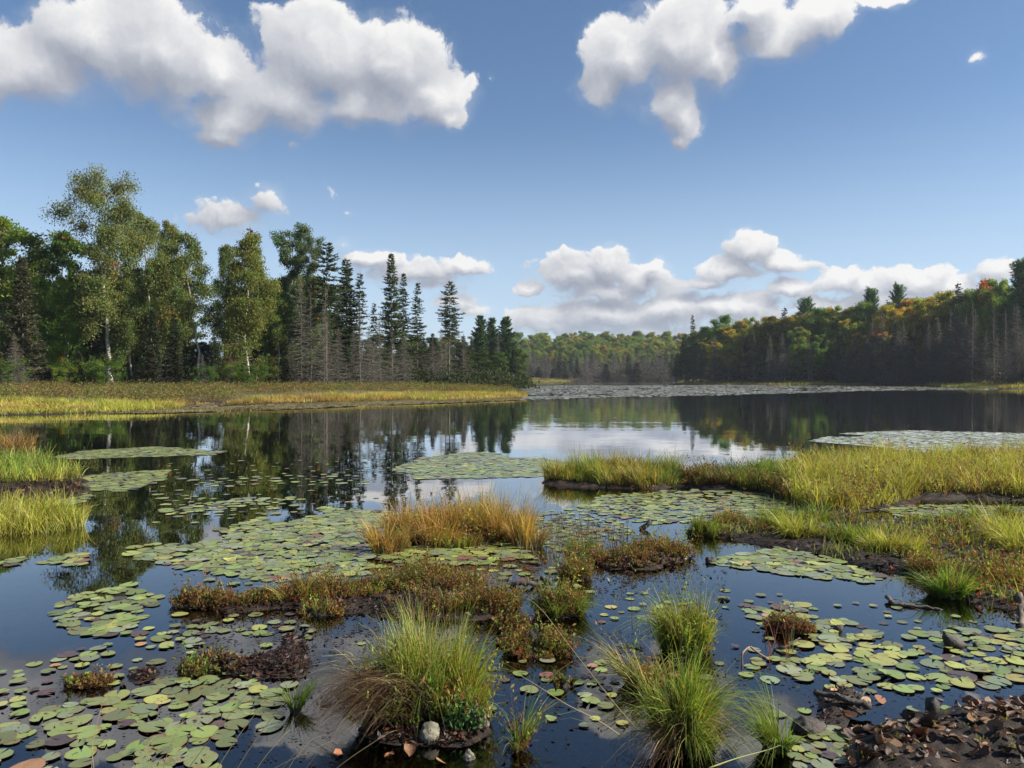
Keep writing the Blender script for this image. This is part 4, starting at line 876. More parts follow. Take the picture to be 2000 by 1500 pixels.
PATCH = [
 ([(640,1000),(1000,1080),(1160,1110),(1100,1180),(900,1100),(700,1130),(560,1150),(420,1140),(330,1110)], 2.6, .070, {'dull green': 4, 'purple-brown': 3}, 'in the loose drift around the golden tussock', .45),
 ([(0,1290),(330,1240),(640,1230),(1000,1260),(1200,1200),(1460,1260),(1460,1330),(1200,1420),(1000,1440),(560,1400),(300,1320),(0,1360)], 3.6, .056, {'dull green': 4, 'purple-brown': 4}, 'scattered loosely over the shallow water in front', .6),
 ([(1400,1150),(1600,1170),(2000,1215),(2000,1400),(1500,1420),(1420,1300)], 4.0, .055, {'purple-brown': 4, 'orange': 2, 'dull green': 3}, 'scattered loosely over the open water at the lower right', .5),
 ([(330,900),(760,900),(760,1000),(300,1030)], 9.5, .080, {'pale green': 2}, 'strewn singly over the dark reflections', .1),
 ([(-60,1440),(70,1400),(200,1352),(330,1325),(500,1332),(545,1360),(530,1420),(430,1470),(400,1540),(-100,1560)], 1.16, .080, {'purple-brown': .8, 'green': 1, 'yellow-green': .5, 'dull green': 4}, 'in the big raft at the lower left', .30),
 ([(0,1350),(60,1300),(150,1270),(270,1280),(330,1300),(250,1340),(120,1370),(0,1420)], 2.0, .060, {'purple-brown': 2.5, 'yellow': 2}, 'in the loose scatter by the left mud', .5),
 ([(105,1190),(140,1165),(200,1155),(255,1143),(275,1165),(320,1155),(300,1185),(270,1215),(250,1238),(180,1245),(120,1222)], 1.08, .085, {'orange': 1.5, 'purple-brown': 1}, 'in the left raft in front of the dark reflections', .08),
 ([(230,1240),(330,1220),(420,1225),(400,1262),(290,1268)], 1.9, .072, {}, 'between the left raft and the mud mound', .1),
 ([(130,1280),(200,1262),(210,1280),(150,1292)], 1.5, .075, {}, 'beside the open blue water at the left', 0),
 ([(240,1072),(300,1062),(370,1068),(430,1050),(520,1030),(600,1010),(690,1000),(745,1012),(760,1060),(720,1090),(760,1112),(640,1140),(480,1130),(370,1112),(270,1092)], 1.12, .090, {'purple-brown': .9, 'pale green': 2}, 'in the wide raft left of the golden tussock', .06),
 ([(420,1036),(510,1012),(560,1028),(450,1046)], 1.15, .088, {}, 'in the dark bay left of the wide raft', 0),
 ([(300,1002),(370,988),(480,972),(600,975),(470,990),(380,1002)], 1.7, .10, {'pale green': 3}, 'in the thin line of pads on the dark water', 0),
 ([(105,893),(160,881),(300,873),(445,881),(415,889),(260,893),(150,898)], 1.1, .12, {'pale green': 2}, 'in the long strip beyond the bright green tussock', 0),
 ([(110,940),(200,925),(330,918),(320,938),(250,960),(150,958)], 1.15, .11, {'purple-brown': 2}, 'beside the bright green left tussock', 0),
 ([(60,978),(170,960),(180,972),(150,986),(80,985)], 1.2, .10, {}, 'between the two left tussocks', 0),
 ([(350,935),(700,925),(720,945),(400,950)], 3.2, .11, {'pale green': 3}, 'scattered far out on the dark water', 0),
 ([(300,960),(620,990),(560,1005),(330,1010)], 3.4, .10, {}, 'scattered on the dark reflections', 0),
 ([(765,917),(840,890),(920,883),(1030,890),(1110,902),(1060,930),(900,940),(810,936)], 1.1, .11, {'pale green': 3, 'orange': 2}, 'in the pale raft beyond the golden tussock', 0),
 ([(1180,968),(1300,955),(1560,962),(1700,985),(1560,1002),(1420,1028),(1250,1022),(1130,990)], 1.3, .085, {'pale green': 3, 'purple-brown': 1.5}, 'in the raft in front of the sedge island', .1),
 ([(1390,1100),(1440,1080),(1540,1068),(1610,1085),(1735,1132),(1700,1140),(1600,1130),(1480,1115)], 1.12, .085, {'pale green': 2, 'purple-brown': .5}, 'in the raft below the mossy mud flat', .03),
 ([(1580,862),(1650,846),(1780,841),(2060,848),(2060,886),(1800,884),(1700,872)], 1.2, .13, {'pale green': 3, 'green': .3, 'sheened': 2e7}, 'in the silvery raft on the dark water at the right', 0),
 ([(1450,1182),(1560,1178),(1640,1205),(1720,1240),(1650,1260),(1500,1240)], 1.45, .072, {'orange': 2, 'yellow': 2, 'purple-brown': 2}, 'around the small mossy island at the right', .25),
 ([(1610,1235),(1750,1240),(2060,1225),(2060,1300),(1960,1345),(1700,1352),(1600,1330),(1500,1335),(1430,1290),(1510,1290)], 1.35, .082, {'orange': 2.5, 'yellow': 2.5, 'purple-brown': 1.8, 'yellow-green': 2.5}, 'in the colourful scatter at the lower right', .22),
 ([(730,1066),(1010,1060),(1040,1090),(900,1112),(740,1096)], 1.2, .085, {'yellow-green': 1.5}, 'at the foot of the golden tussock', .05),
 ([(1150,1232),(1290,1225),(1290,1250),(1170,1255)], 1.2, .080, {}, 'left of the leafy tussock', 0),
 ([(1150,1155),(1400,1165),(1420,1260),(1160,1290)], 3.2, .060, {'reddish': 4, 'orange': 3}, 'around the leafy tussock', .3),
 ([(1000,1010),(1160,985),(1240,1040),(1100,1090)], 2.0, .075, {'purple-brown': 2, 'pale green': 2}, 'among the thin stalks in the middle', .1),
 ([(1700,985),(2000,990),(2060,1000),(2000,1060),(1900,1010),(1750,1010)], 1.6, .085, {'pale green': 3}, 'in the pool behind the mud flat', 0),
 ([(80,1100),(150,1078),(175,1088),(150,1106)], 1.15, .095, {}, 'in the small raft under the lower left tussock', 0),
 ([(-30,1100),(45,1090),(30,1106)], 1.2, .09, {}, 'at the left border', 0),
 ([(620,990),(760,1000),(830,1010),(720,1030),(640,1010)], 1.25, .09, {'pale green': 2}, 'behind the golden tussock', 0),
 ([(1060,1310),(1180,1290),(1210,1380),(1080,1360)], 1.7, .060, {'purple-brown': 3, 'yellow': 2}, 'on the dark pool between the two great tussocks', .5),
 ([(1530,1440),(1640,1420),(1700,1470),(1650,1500),(1540,1500)], 1.3, .055, {'purple-brown': 2, 'dull green': 3}, 'on the mud at the lower right', 0),
 ([(330,1200),(600,1200),(620,1250),(420,1235)], 2.4, .060, {'purple-brown': 3, 'orange': 2}, 'below the mossy chain of hummocks', .3),
]
ALL = []
for poly_px, k, r, mix_, where, sub in PATCH: ALL += pads_in(poly_px, k, r, mix_, where, sub=sub)
def visible(x, y): px = 1000 + x / y * F; py = 737 + 1.7 / y * F; return -20 < px < 2020 and py < 1510
xy_ = np.array([(q_[0], q_[1]) for q_ in ALL]); zg = height(xy_)
ALL = [q_ for q_, z_ in zip(ALL, zg) if z_ < .012]
top = sorted([i_ for i_, q_ in enumerate(ALL) if visible(q_[0], q_[1]) and not q_[5]], key=lambda i_: -ALL[i_][2] ** 2 / ALL[i_][1] ** 3)[:300]
topset = set(top); gs = Geo(); XYs = []
for i_, (x, y, r, cn, where, sub) in enumerate(ALL):
    c_ = np.array(PCOL[cn][0]) * rng.uniform(.62, 1.12) * rng.uniform(.93, 1.07, 3); v_ = int(rng.choice(6, p=[.26, .26, .22, .16, .06, .04]))
    a = rng.uniform(0, 6.28); z = -rng.uniform(.012, .05) if sub else .004 + rng.random() * .007
    if i_ in topset:
        o = link('lily_pad', PM[v_], color=c_); o.location = (x, y, z); o.scale = (r, r * rng.uniform(.88, 1), r)
        o.rotation_euler = (rng.normal(0, .018), rng.normal(0, .018), a)
        tag(o, f'{cn} lily pad {where}', 'lily pad', 'lily pads floating on the pond')
    else:
        V_, T_, Q_, XY_ = PV[v_] if y < 9 else LV
        V2 = V_ * r; ca, sa = math.cos(a), math.sin(a)
        V2 = np.column_stack([x + V2[:, 0] * ca - V2[:, 1] * sa, y + V2[:, 0] * sa + V2[:, 1] * ca, z + V2[:, 2]])
        gs.add(V2, Q_ if len(Q_) else None, T_, c_ * (.55 if sub else 1)); XYs.append(XY_)
def farpads(poly_px, n, r, cols, z=.006):
    P = inpoly(rng, gp(poly_px), n); V_, T_, Q_, XY_ = LV; m_ = len(V_)
    a = rng.uniform(0, 6.28, len(P)); s_ = r * rng.uniform(.6, 1.3, len(P)); dn = fbm(P[:, 0] * .35, P[:, 1] * .22, 3, 77); k_ = dn > -.32
    P, a, s_ = P[k_], a[k_], s_[k_]
    ca, sa = np.cos(a) * s_, np.sin(a) * s_
    tx, ty = rng.normal(0, .05, (2, len(P)))
    X = P[:, 0, None] + ca[:, None] * V_[:, 0] - sa[:, None] * V_[:, 1]; Y = P[:, 1, None] + sa[:, None] * V_[:, 0] + ca[:, None] * V_[:, 1]
    Z = z + rng.random((len(P), 1)) * .02 + (X - P[:, :1]) * tx[:, None] + (Y - P[:, 1:]) * ty[:, None] + .0
    V = np.stack([X, Y, np.maximum(Z, .003)], -1).reshape(-1, 3)
    T = (np.arange(len(P))[:, None, None] * m_ + T_[None]).reshape(-1, 3)
    gs.add(V, None, T, np.repeat(pal(rng, len(P), cols), m_, 0)); XYs.append(np.tile(XY_, (len(P), 1)))
GREY = [((.19, .20, .15), 4), ((.15, .14, .12), 2), ((.22, .24, .17), 2)]
OLG = [((.16, .14, .07), 4), ((.12, .10, .06), 3), ((.22, .19, .08), 2)]
farpads([(995, 779), (1020, 781), (1200, 776), (1400, 772), (1600, 767), (1690, 763), (1500, 756), (1300, 753), (1100, 752.5), (1020, 755), (1012, 768)], 60000, .19, GREY)
farpads([(1300, 753), (1500, 757), (1700, 763), (2060, 760.5), (2060, 758.2), (1880, 757.5), (1760, 754), (1400, 751.5)], 16000, .26, GREY)
farpads([(200, 808), (330, 801), (390, 791), (700, 786), (1020, 777), (1015, 782), (700, 794), (540, 800.5), (300, 808)], 26000, .15, OLG)
me = gs.mesh('lily_pads', M['pad']); setxy(me, np.concatenate(XYs))
tag(link('lily_pads', me), 'countless small lily pads of the farther rafts on the pond', kind='stuff')

# ------------------------------------------------------------------ tussocks and hummocks
def root_mound(parent, rx, ry, h, seed): return dome((0, 0), rx, ry, h, seed).build('root_mound', M['peat'], parent, True)
def at0(px, py): q_ = G(px, py); return q_[0], q_[1]
def gpart(parent, name, fn, m_='grass'):
    g = Geo(); fn(g); return g.build(name, M[m_], parent)
def local(o, fn):  # build in world coordinates, then express relative to the thing's base
    def f(g):
        fn(g); off = np.array(o.location)
        g.V = [v_ - off for v_ in g.V]
    return f
# great tussock in the middle foreground
x0, y0 = at0(825, 1405); big = empty('grass_tussock', (x0, y0, .0))
tag(big, 'largest green tussock in the middle foreground with a brown skirt falling to its left', 'tussock')
rng = np.random.default_rng(202)
root_mound(big, .30, .22, .12, 5)
def f(g):
    tuft(g, rng, (x0 + .06, y0 + .04), .20, .14, 2200, .385, GRN + YGR, (.02, .36), (.1, .8), .0050, z=.10, wind=(.08, 0))
    tuft(g, rng, (x0 - .06, y0 + .04), .20, .14, 1400, .36, YGR + TAN[:1], (.05, .5), (.2, 1.0), .0048, z=.10, wind=(-.22, 0), tipc=(.5, .42, .22))
    tuft(g, rng, (x0 + .25, y0 + .0), .09, .10, 800, .29, YGR + GRN, (.02, .4), (.2, .9), .0050, z=.08, wind=(.2, 0))
    tuft(g, rng, (x0 + .04, y0 - .14), .03, .03, 70, .30, GRN2, (.0, .25), (.05, .5), .007, z=.05)
    tuft(g, rng, (x0 + .30, y0 - .10), .06, .05, 160, .26, YGR, (.0, .45), (.05, .9), .006, z=.05)
    tuft(g, rng, (x0 - .02, y0 + .05), .24, .16, 110, .50, TAN + YGR, (.05, .8), (.3, 1.1), .0045, z=.10, wind=(.1, 0), hv=.15)
gpart(big, 'green_blades', local(big, f))
def f(g):
    n = 1900; a = rng.uniform(0, 6.28, n); K = 60; b = rng.integers(0, K, n); bo = np.column_stack([rng.normal(-.14, .10, K), rng.normal(-.05, .08, K)])
    P = np.column_stack([x0 + bo[b, 0] + rng.normal(0, .018, n), y0 + bo[b, 1] + rng.normal(0, .018, n), rng.uniform(.04, .20, n)])
    o = norm(np.column_stack([rng.normal(-1, .35, K)[b] + rng.normal(0, .2, n), rng.normal(-.45, .45, K)[b] + rng.normal(0, .15, n)])); tone = rng.uniform(.35, 1.0, (K, 1))
    blades(g, rng, P, o, rng.uniform(.10, .26, n), rng.uniform(.4, .9, n), (rng.uniform(.9, 1.8, K)[b]), np.full(n, .0042), pal(rng, n, BRN + BRN + TAN) * tone[b], (.06, .04, .025), None, 5)
gpart(big, 'brown_skirt', local(big, f))
def f(g):
    n = 900; P = np.column_stack([x0 + rng.uniform(-.36, .42, n), y0 + rng.uniform(-.2, .2, n), np.full(n, .03)])
    leafy(g, rng, P, .24, pal(rng, n, MOSS + GRN), 9, .013); n = 140
    P = np.column_stack([x0 + .24 + rng.normal(0, .06, n), y0 - .17 + rng.normal(0, .03, n), np.full(n, .03)])
    leafy(g, rng, P, .10, pal(rng, n, [((.09, .17, .07), 1)]), 8, .016, .5)
gpart(big, 'leafy_stems', local(big, f), 'leaf')

big.scale = (.80, .86, 1.04)
def grass_thing(px, py, rx, ry, h, n, C, label, name='grass_tussock', cat='tussock', group=None, lean=(.05, .7), bend=(.15, .95), width=.0048, mound=.06, moss=0, mossC=MOSS, wind=(0, 0), tipc=None, dry=0, mh=.10, seg=4):
    x, y = at0(px, py); o = empty(name, (x, y, 0)); tag(o, label, cat, group)
    if mound: root_mound(o, rx * .98, ry * .98, mound, int(px))
    if n: gpart(o, 'blades', local(o, lambda g: tuft(g, rng, (x, y), rx, ry, n, h, C, lean, bend, width, z=max(mound - .03, .0), wind=wind, tipc=tipc, seg=seg)))
    if dry: gpart(o, 'dry_blades', local(o, lambda g: tuft(g, rng, (x, y - .02), rx * .95, ry * .95, dry, h * .42, BRN + TAN + BRN, (.5, 1.3), (.9, 2.2), width * .9, z=mound * 1.1, mess=.2)))
    if moss:
        def f(g):
            a = rng.uniform(0, 6.28, moss); r = np.sqrt(rng.random(moss)); P = np.column_stack([x + np.cos(a) * r * rx * 1.05, y + np.sin(a) * r * ry * 1.05, np.maximum(mound * (1 - r ** 2.2) - .005, 0)])
            leafy(g, rng, P, mh, pal(rng, moss, mossC), 8, .0095); m2 = max(4, moss // 12)
            leafy(g, rng, P[:m2], mh * 2.1, pal(rng, m2, mossC + GRN), 10, .012, .3)
        gpart(o, 'leafy_stems', local(o, f), 'leaf')
    return o
GT = 'grass tussocks standing in the near water'
TB = grass_thing(1335, 1462, .14, .11, .34, 1900, GRN2 + GRN + YGR, 'bright green tussock with shaggy brown base at the bottom right of centre', group=GT, dry=1100, mound=.12, width=.0056, moss=160, mh=.16, lean=(.02, .42), bend=(.15, 1.1))
TB.scale = (.80, .85, 1.0)
TC = grass_thing(1340, 1270, .15, .13, .33, 1400, GRN + YGR, 'leafy tussock with fine pale blades blown left, behind the bright green one', group=GT, moss=1100, mossC=[((.26, .28, .06), 3), ((.16, .2, .05), 3), ((.28, .16, .06), 2)], mh=.22, wind=(-.3, 0), mound=.07, lean=(.02, .45))
TC.scale = (.92, .95, 1.0)
grass_thing(1255, 1340, .09, .08, .30, 260, GRN + TAN, 'thin dark tussock hanging off the left of the leafy one', group=GT, moss=160, mh=.20, mound=.02, wind=(-.4, 0))
grass_thing(1515, 1462, .05, .05, .26, 330, GRN2, 'small spiky bright tuft right of the shaggy based tussock', group=GT, mound=.03, width=.006, wind=(-.3, 0))
grass_thing(580, 1392, .045, .04, .15, 220, GRN2, 'little bright green tuft left of the largest tussock', group=GT, mound=.02, width=.005)
grass_thing(1010, 1462, .05, .05, .26, 120, GRN, 'sparse upright tuft right of the largest tussock', group=GT, mound=.02, moss=90, mh=.14)
grass_thing(1100, 1340, .055, .045, .07, 160, [((.10, .16, .04), 1)], 'tiny round grassy knob between the two big tussocks', group=GT, mound=.05, moss=60, mh=.04)
grass_thing(1092, 1198, .17, .13, .20, 800, GRN, 'round yellow-green hummock left of the open blue water', group=GT, moss=600, mh=.13, mound=.06)
grass_thing(960, 1190, .20, .16, .16, 420, GOLD + GRN, 'brownish hummock between the mossy chain and the round hummock', group=GT, moss=900, mh=.14, mound=.05)
grass_thing(1050, 1275, .20, .12, .10, 260, BRN + GRN, 'low rusty hummock right of the largest tussock', group=GT, moss=900, mh=.10, mound=.04)
grass_thing(1000, 1232, .10, .08, .12, 160, GRN, 'small olive hummock below the round yellow-green one', group=GT, moss=260, mh=.09, mound=.03)
grass_thing(1125, 1130, .12, .12, .16, 220, GRN, 'small hummock with upright stalks left of the mossy brown island', group=GT, moss=420, mh=.12, mound=.04)
grass_thing(1130, 1082, .14, .14, .17, 380, GRN2, 'small green hummock among the thin stalks', group=GT, moss=160, mound=.05)
grass_thing(1545, 1232, .16, .08, .05, 60, GRN, 'flat little mossy island with reddish stems among the right pads', group=GT, moss=850, mh=.06, mound=.035, mossC=[((.26, .13, .07), 3), ((.18, .16, .06), 2), ((.12, .07, .05), 2)])
grass_thing(175, 1335, .12, .07, .05, 30, BRN, 'low brown moss patch on the left mud', group=GT, moss=420, mh=.05, mound=.02, mossC=BRN)
# golden tussock bed and the tussocks at the left
def bed(name, label, poly_px, n, h, C, width, cat='sedge clump', group=None, moss=0, mh=.1, pals=None, patch=.8, seg=4, kind=None, lean=.45, bend=.7, rootf=.5, extra=None, mossC=MOSS):
    poly = gp(poly_px); c0 = poly.mean(0); o = empty(name, (c0[0], c0[1], 0)); tag(o, label, cat if kind is None else None, group, kind)
    def f(g):
        P = inpoly(rng, poly, n); e_ = np.clip(sdf(P, poly) / .35, .45, 1); g0 = Geo()
        meadow(g, rng, P, h, C, width, seg=seg, patch=patch, pals=pals, lean=lean, bend=bend, rootf=rootf)
        if extra: extra(g)
    gpart(o, 'blades', local(o, f))
    if moss:
        def f(g):
            P = inpoly(rng, poly, moss); leafy(g, rng, np.column_stack([P, ground_z(P)]), mh, pal(rng, len(P), mossC), 8, .012 if c0[1] < 9 else .02)
        gpart(o, 'leafy_stems', local(o, f), 'leaf')
    return o
x0g, y0g = at0(890, 1062)
o = empty('sedge_clump', (x0g, y0g, 0)); tag(o, 'broad golden sedge clump standing in the middle of the pond', 'sedge clump', 'sedge clumps')
def f(g):
    for px, py, rx, ry, n_, h_, c_ in [(760,1078,.16,.12,420,.42,GOLD),(800,1050,.25,.25,900,.46,GOLD),(870,1048,.30,.3,1500,.50,GOLD),(930,1040,.25,.3,1100,.52,YGR),(985,1050,.25,.25,1300,.50,GOLD),(1030,1066,.14,.15,500,.44,GOLD),(840,1062,.3,.2,900,.34,GOLD),(900,1068,.22,.1,300,.22,GRN2),(745,1072,.10,.1,200,.36,GRN)]:
        tuft(g, rng, at0(px, py), rx, ry, int(n_ * 1.25), h_ * .80, c_ + GOLD + [((.34, .19, .06), 3)], (.03, .45), (.05, .8), .0068, z=0.0, wind=(.05, 0), root=(.16, .12, .05), hv=.30, mess=.25)
    P = inpoly(rng, gp([(770, 1062), (860, 1066), (1000, 1062), (1000, 1040), (800, 1036)]), 900); leafy(g, rng, np.column_stack([P, np.zeros(len(P))]), .24, pal(rng, len(P), [((.30, .17, .06), 3), ((.26, .24, .06), 2), ((.16, .18, .05), 1)]), 9, .016)
gpart(o, 'blades', local(o, f))
dm = dome((0, 0), .68, .16, .03, 9).build('root_mound', M['peat'], o, True)
GL2 = 'tussocks along the left border'
bed('grass_tussock', 'bright yellow-green grass tussock at the left border', [(-200,905),(0,905),(60,912),(130,925),(165,940),(120,950),(0,952),(-200,955)], 6000, .30, YGR, .011, 'tussock', GL2, pals=GRN2)
bed('grass_tussock', 'straw-coloured brown tussock, farthest one at the left border', [(-200,885),(0,878),(40,880),(68,890),(60,896),(0,898),(-200,900)], 3400, .40, GOLD, .012, 'tussock', GL2, pals=BRN)
bed('grass_tussock', 'golden-orange tussock, nearest one at the left border', [(-250,1000),(0,1005),(100,1008),(160,1018),(165,1030),(110,1042),(0,1048),(-250,1055)], 7500, .26, YGR, .0085, 'tussock', GL2, pals=YGR)
# large sedge island at the right
GSI = 'sedge beds of the island at the right'
bed('sedge_bed', 'brown and green sedge on the thin left arm of the island at the right', [(1064,944),(1150,950),(1260,955),(1330,950),(1330,937),(1200,931),(1064,936)], 9500, .36, GOLD + GRN, .009, kind='stuff', pals=GRN)
bed('sedge_bed', 'green sedge on the narrow waist of the island at the right', [(1335,950),(1430,956),(1490,964),(1540,983),(1560,960),(1540,930),(1400,935),(1335,937)], 7000, .27, GRN2, .009, kind='stuff', pals=OLV, moss=1500, mh=.2)
bed('sedge_bed', 'tall mixed yellow and rusty sedge covering the broad end of the island', [(1545,984),(1585,1000),(1660,1004),(1735,990),(1800,972),(1900,972),(2000,977),(2250,980),(2250,908),(2000,908),(1800,914),(1560,918),(1535,940)], 38000, .36, YGR, .010, kind='stuff', rootf=.3, pals=YGR + [((.34, .22, .08), 3), ((.24, .13, .06), 2)], patch=.7, seg=3, moss=8000, mh=.28, mossC=[((.24, .14, .06), 3), ((.26, .26, .07), 3)])
# mossy flat
GMF = 'green tufts on the mossy mud flat'
for px, py, rx, ry, h_, n_, C_, ms, lb in [
 (1375,1045,.18,.14,.20,420,GRN,300,'leftmost green tuft, standing off the tip of the mud flat'),(1425,1022,.18,.2,.14,160,RED + GRN,420,'reddish brown tuft behind the leftmost green one'),
 (1475,1040,.16,.15,.16,220,OLV,300,'dark mossy tuft left of the twin green tufts'),(1515,1030,.2,.2,.26,520,GRN,250,'left one of the twin green tufts on the mud flat'),(1560,1052,.17,.17,.28,560,YGR,240,'right one of the twin green tufts, nearest the water'),
 (1590,1020,.14,.2,.22,260,GRN2,100,'small tuft between mud flat and sedge island'),(1645,1062,.18,.2,.24,520,GRN2,300,'bright green tuft in the middle of the mud flat'),(1690,1066,.2,.22,.18,360,GRN,420,'olive tuft right of the bright middle one'),
 (1745,1082,.24,.2,.26,700,YGR,420,'wide yellow-green tuft above the pad raft'),(1790,1098,.16,.16,.16,240,GRN,340,'small mossy tuft right of the wide one'),(1862,1028,.19,.22,.13,700,GRN2,300,'low dense bright green cushion beside the pool'),
 (1900,1020,.16,.2,.18,200,GRN,80,'thin pale tuft right of the bright cushion'),(1960,1062,.16,.22,.34,520,YGR,120,'tall pale tuft near the right border'),(2000,1085,.2,.2,.3,520,YGR,160,'yellow-green tuft cut by the right border'),
 (1852,1165,.13,.12,.24,520,GRN2,120,'bright green tuft at the near tip of the mud flat'),(1905,1140,.26,.24,.10,200,RED,1100,'reddish brown mossy mound behind the near tip'),(1975,1145,.24,.26,.10,160,RED,900,'reddish moss mound at the right border'),
 (1830,1120,.22,.18,.08,120,OLV,700,'low brown moss mound between wide tuft and near tip'),(1960,1010,.12,.14,.2,160,GRN,60,'small tuft in the pool before the sedge island')]:
    grass_thing(px, py, rx, ry, h_, int(n_ * 1.5), C_, lb, 'grass_tuft', 'grass tuft', GMF, moss=ms, mh=.10, mound=.05, width=.007, seg=3)
# chain of mossy hummocks
GCH = 'mossy hummocks in the chain left of the middle'
for px, py, rx, ry, mh_, ms, gr, C_, lb in [
 (385,1182,.17,.10,.10,620,20,MOSS,'leftmost mossy hummock of the chain with fallen orange leaves'),(450,1182,.18,.10,.11,760,60,MOSS,'second mossy hummock of the chain, olive and rusty'),(515,1178,.14,.09,.09,460,30,MOSS,'low hummock joining the second and the tall red-stemmed one'),
 (600,1172,.22,.14,.17,900,120,RED + MOSS,'tall hummock with red stems in the middle of the chain'),(665,1165,.20,.14,.15,820,80,MOSS,'olive hummock right of the red-stemmed one'),(720,1160,.2,.14,.14,820,60,MOSS,'rusty hummock behind the left side of the largest tussock'),
 (790,1150,.24,.16,.15,1000,120,OLV + MOSS,'mossy hummock behind the largest tussock'),(865,1135,.24,.14,.13,900,60,MOSS,'brown hummock reaching toward the golden sedge'),(905,1150,.18,.14,.12,620,30,BRN + MOSS,'dark brown hummock at the right end of the chain'),
 (880,1195,.22,.10,.12,600,60,MOSS,'low hummock hidden behind the blade tips of the largest tussock'),(625,1200,.16,.07,.09,360,20,MOSS,'low wet hummock in front of the red-stemmed one')]:
    grass_thing(px, py, rx, ry, mh_ * 1.3, gr * 2, GRN + GOLD, lb, 'moss_hummock', 'hummock', GCH, moss=int(ms * .62), mh=mh_ * .78, mossC=C_, mound=.05, width=.004)
for px, py, rx, ry, ms, C_, lb in [(1215,1098,.28,.14,1000,MOSS,'brown mossy island left part, beside the small driftwood snag'),(1280,1082,.26,.20,1200,[((.26,.15,.06),3),((.17,.15,.05),2),((.2,.08,.04),1)],'rusty mossy island in the middle below the snag'),
    (1320,1088,.18,.14,260,BRN,'stony brown right end of the rusty mossy island')]:
    grass_thing(px, py, rx, ry, .10, 60, GRN, lb, 'moss_hummock', 'hummock', 'mossy islands right of the thin stalks', moss=ms, mh=.11, mossC=C_, mound=.05, width=.004)
grass_thing(375, 1318, .07, .05, .08, 60, GRN, 'small olive moss cushion on the dark mud mound', 'moss_hummock', 'hummock', GCH, moss=260, mh=.05, mound=.03, mossC=OLV)
# creeping moss and short sedge over the mud
g = Geo(); g2 = Geo()
for k_, n_, h_, C_ in [('flat', 3600, .05, MOSS + OLV), ('sedge', 2600, .10, OLV + BRN), ('chain1', 1500, .04, MOSS + BRN), ('mound1', 260, .04, BRN + OLV), ('corner', 200, .03, OLV), ('left1', 1600, .12, OLV), ('left2', 260, .07, BRN), ('mid1', 900, .06, MOSS)]:
    P = inpoly(rng, gp(ISL[k_][0]), n_); P = P[vnoise(P[:, 0] * 1.6, P[:, 1] * 1.6, 61) > -.2]; n_ = len(P)
    leafy(g, rng, np.column_stack([P, ground_z(P)]), h_, pal(rng, n_, C_), 6, .010 if k_ in ('chain1', 'mound1', 'corner', 'mid1') else .020)
tag(g.build('moss', M['leaf']), kind='stuff', label='creeping rusty and olive moss over the peat')
P = inpoly(rng, gp(ISL['flat'][0]), 8000); P = P[vnoise(P[:, 0] * 2.1, P[:, 1] * 2.1, 66) > .28]; meadow(g2, rng, P, .12, GRN + YGR, .007, seg=2, patch=.6)
tag(g2.build('short_grass', M['grass']), kind='stuff', label='short green grass creeping over the mud flat')
# thin emergent stalks, middle
o = empty('rush_stalks', (*at0(1110, 1060), 0)); tag(o, 'sparse thin grey-green stalks rising from the water in the middle', kind='stuff')
def f(g):
    P = inpoly(rng, gp([(1010, 1100), (1080, 1120), (1180, 1100), (1230, 1050), (1120, 1020), (1040, 1040)]), 520); n = len(P); a = rng.uniform(0, 6.28, n)
    blades(g, rng, np.column_stack([P, np.full(n, -.02)]), np.column_stack([np.cos(a), np.sin(a)]), rng.uniform(.08, .36, n), .25 * rng.random(n), .3 * rng.random(n), np.full(n, .005), pal(rng, n, [((.16, .2, .1), 3), ((.22, .15, .08), 2)]), (.1, .08, .05), None, 3)
    P = np.concatenate([inpoly(rng, gp([(720, 1075), (760, 1090), (800, 1080), (760, 1060)]), 90), inpoly(rng, gp([(1500, 1300), (1560, 1300), (1540, 1240), (1490, 1250)]), 26), inpoly(rng, gp([(1900, 1190), (1990, 1195), (1990, 1100), (1830, 1100)]), 160)]); n = len(P); a = rng.uniform(0, 6.28, n)
    blades(g, rng, np.column_stack([P, np.full(n, -.02)]), np.column_stack([np.cos(a), np.sin(a)]), rng.uniform(.08, .26, n), .25 * rng.random(n), .3 * rng.random(n), np.full(n, .0045), pal(rng, n, [((.16, .2, .1), 3), ((.28, .10, .06), 2)]), (.1, .08, .05), None, 3)
gpart(o, 'blades', local(o, f))
# long foreground blades and stems, each a thing
def PT(px, py, d): r = ray(px, py); return CAM + r * (d / r[1])
def stem(pts, w0, c, label, group, name='dry_reed', seedhead=False):
    P = np.array([PT(*q_) for q_ in pts]); t = np.linspace(0, 1, len(P)); tt = np.linspace(0, 1, 14)
    P = np.column_stack([np.interp(tt, t, P[:, k_]) for k_ in range(3)])
    for _ in range(3): P[1:-1] = (P[:-2] + 2 * P[1:-1] + P[2:]) / 4
    g = Geo(); g.tube(P - P[0], w0 * (1 - tt * .75), 4, c); o = g.build(name, M['grass']); o.location = P[0]
    tag(o, label, 'reed', group); return o
GLS = 'long arching stems in the foreground'
stem([(1245,1425,3.3),(1200,1375,3.2),(1150,1310,3.1),(1095,1240,3.0),(1050,1175,3.0),(1020,1165,3.0)], .0022, (.36,.32,.16), 'long straw stem arching up-left across the dark pool', GLS)
stem([(1210,1435,3.2),(1160,1400,3.15),(1110,1380,3.1),(1060,1345,3.05),(1010,1315,3.0)], .0024, (.42,.33,.18), 'lower straw stem lying up-left toward the largest tussock', GLS)
stem([(1290,1270,4.2),(1268,1220,4.2),(1250,1165,4.2),(1235,1125,4.2)], .0028, (.10,.13,.06), 'dark upright stem left of the leafy tussock', GLS)
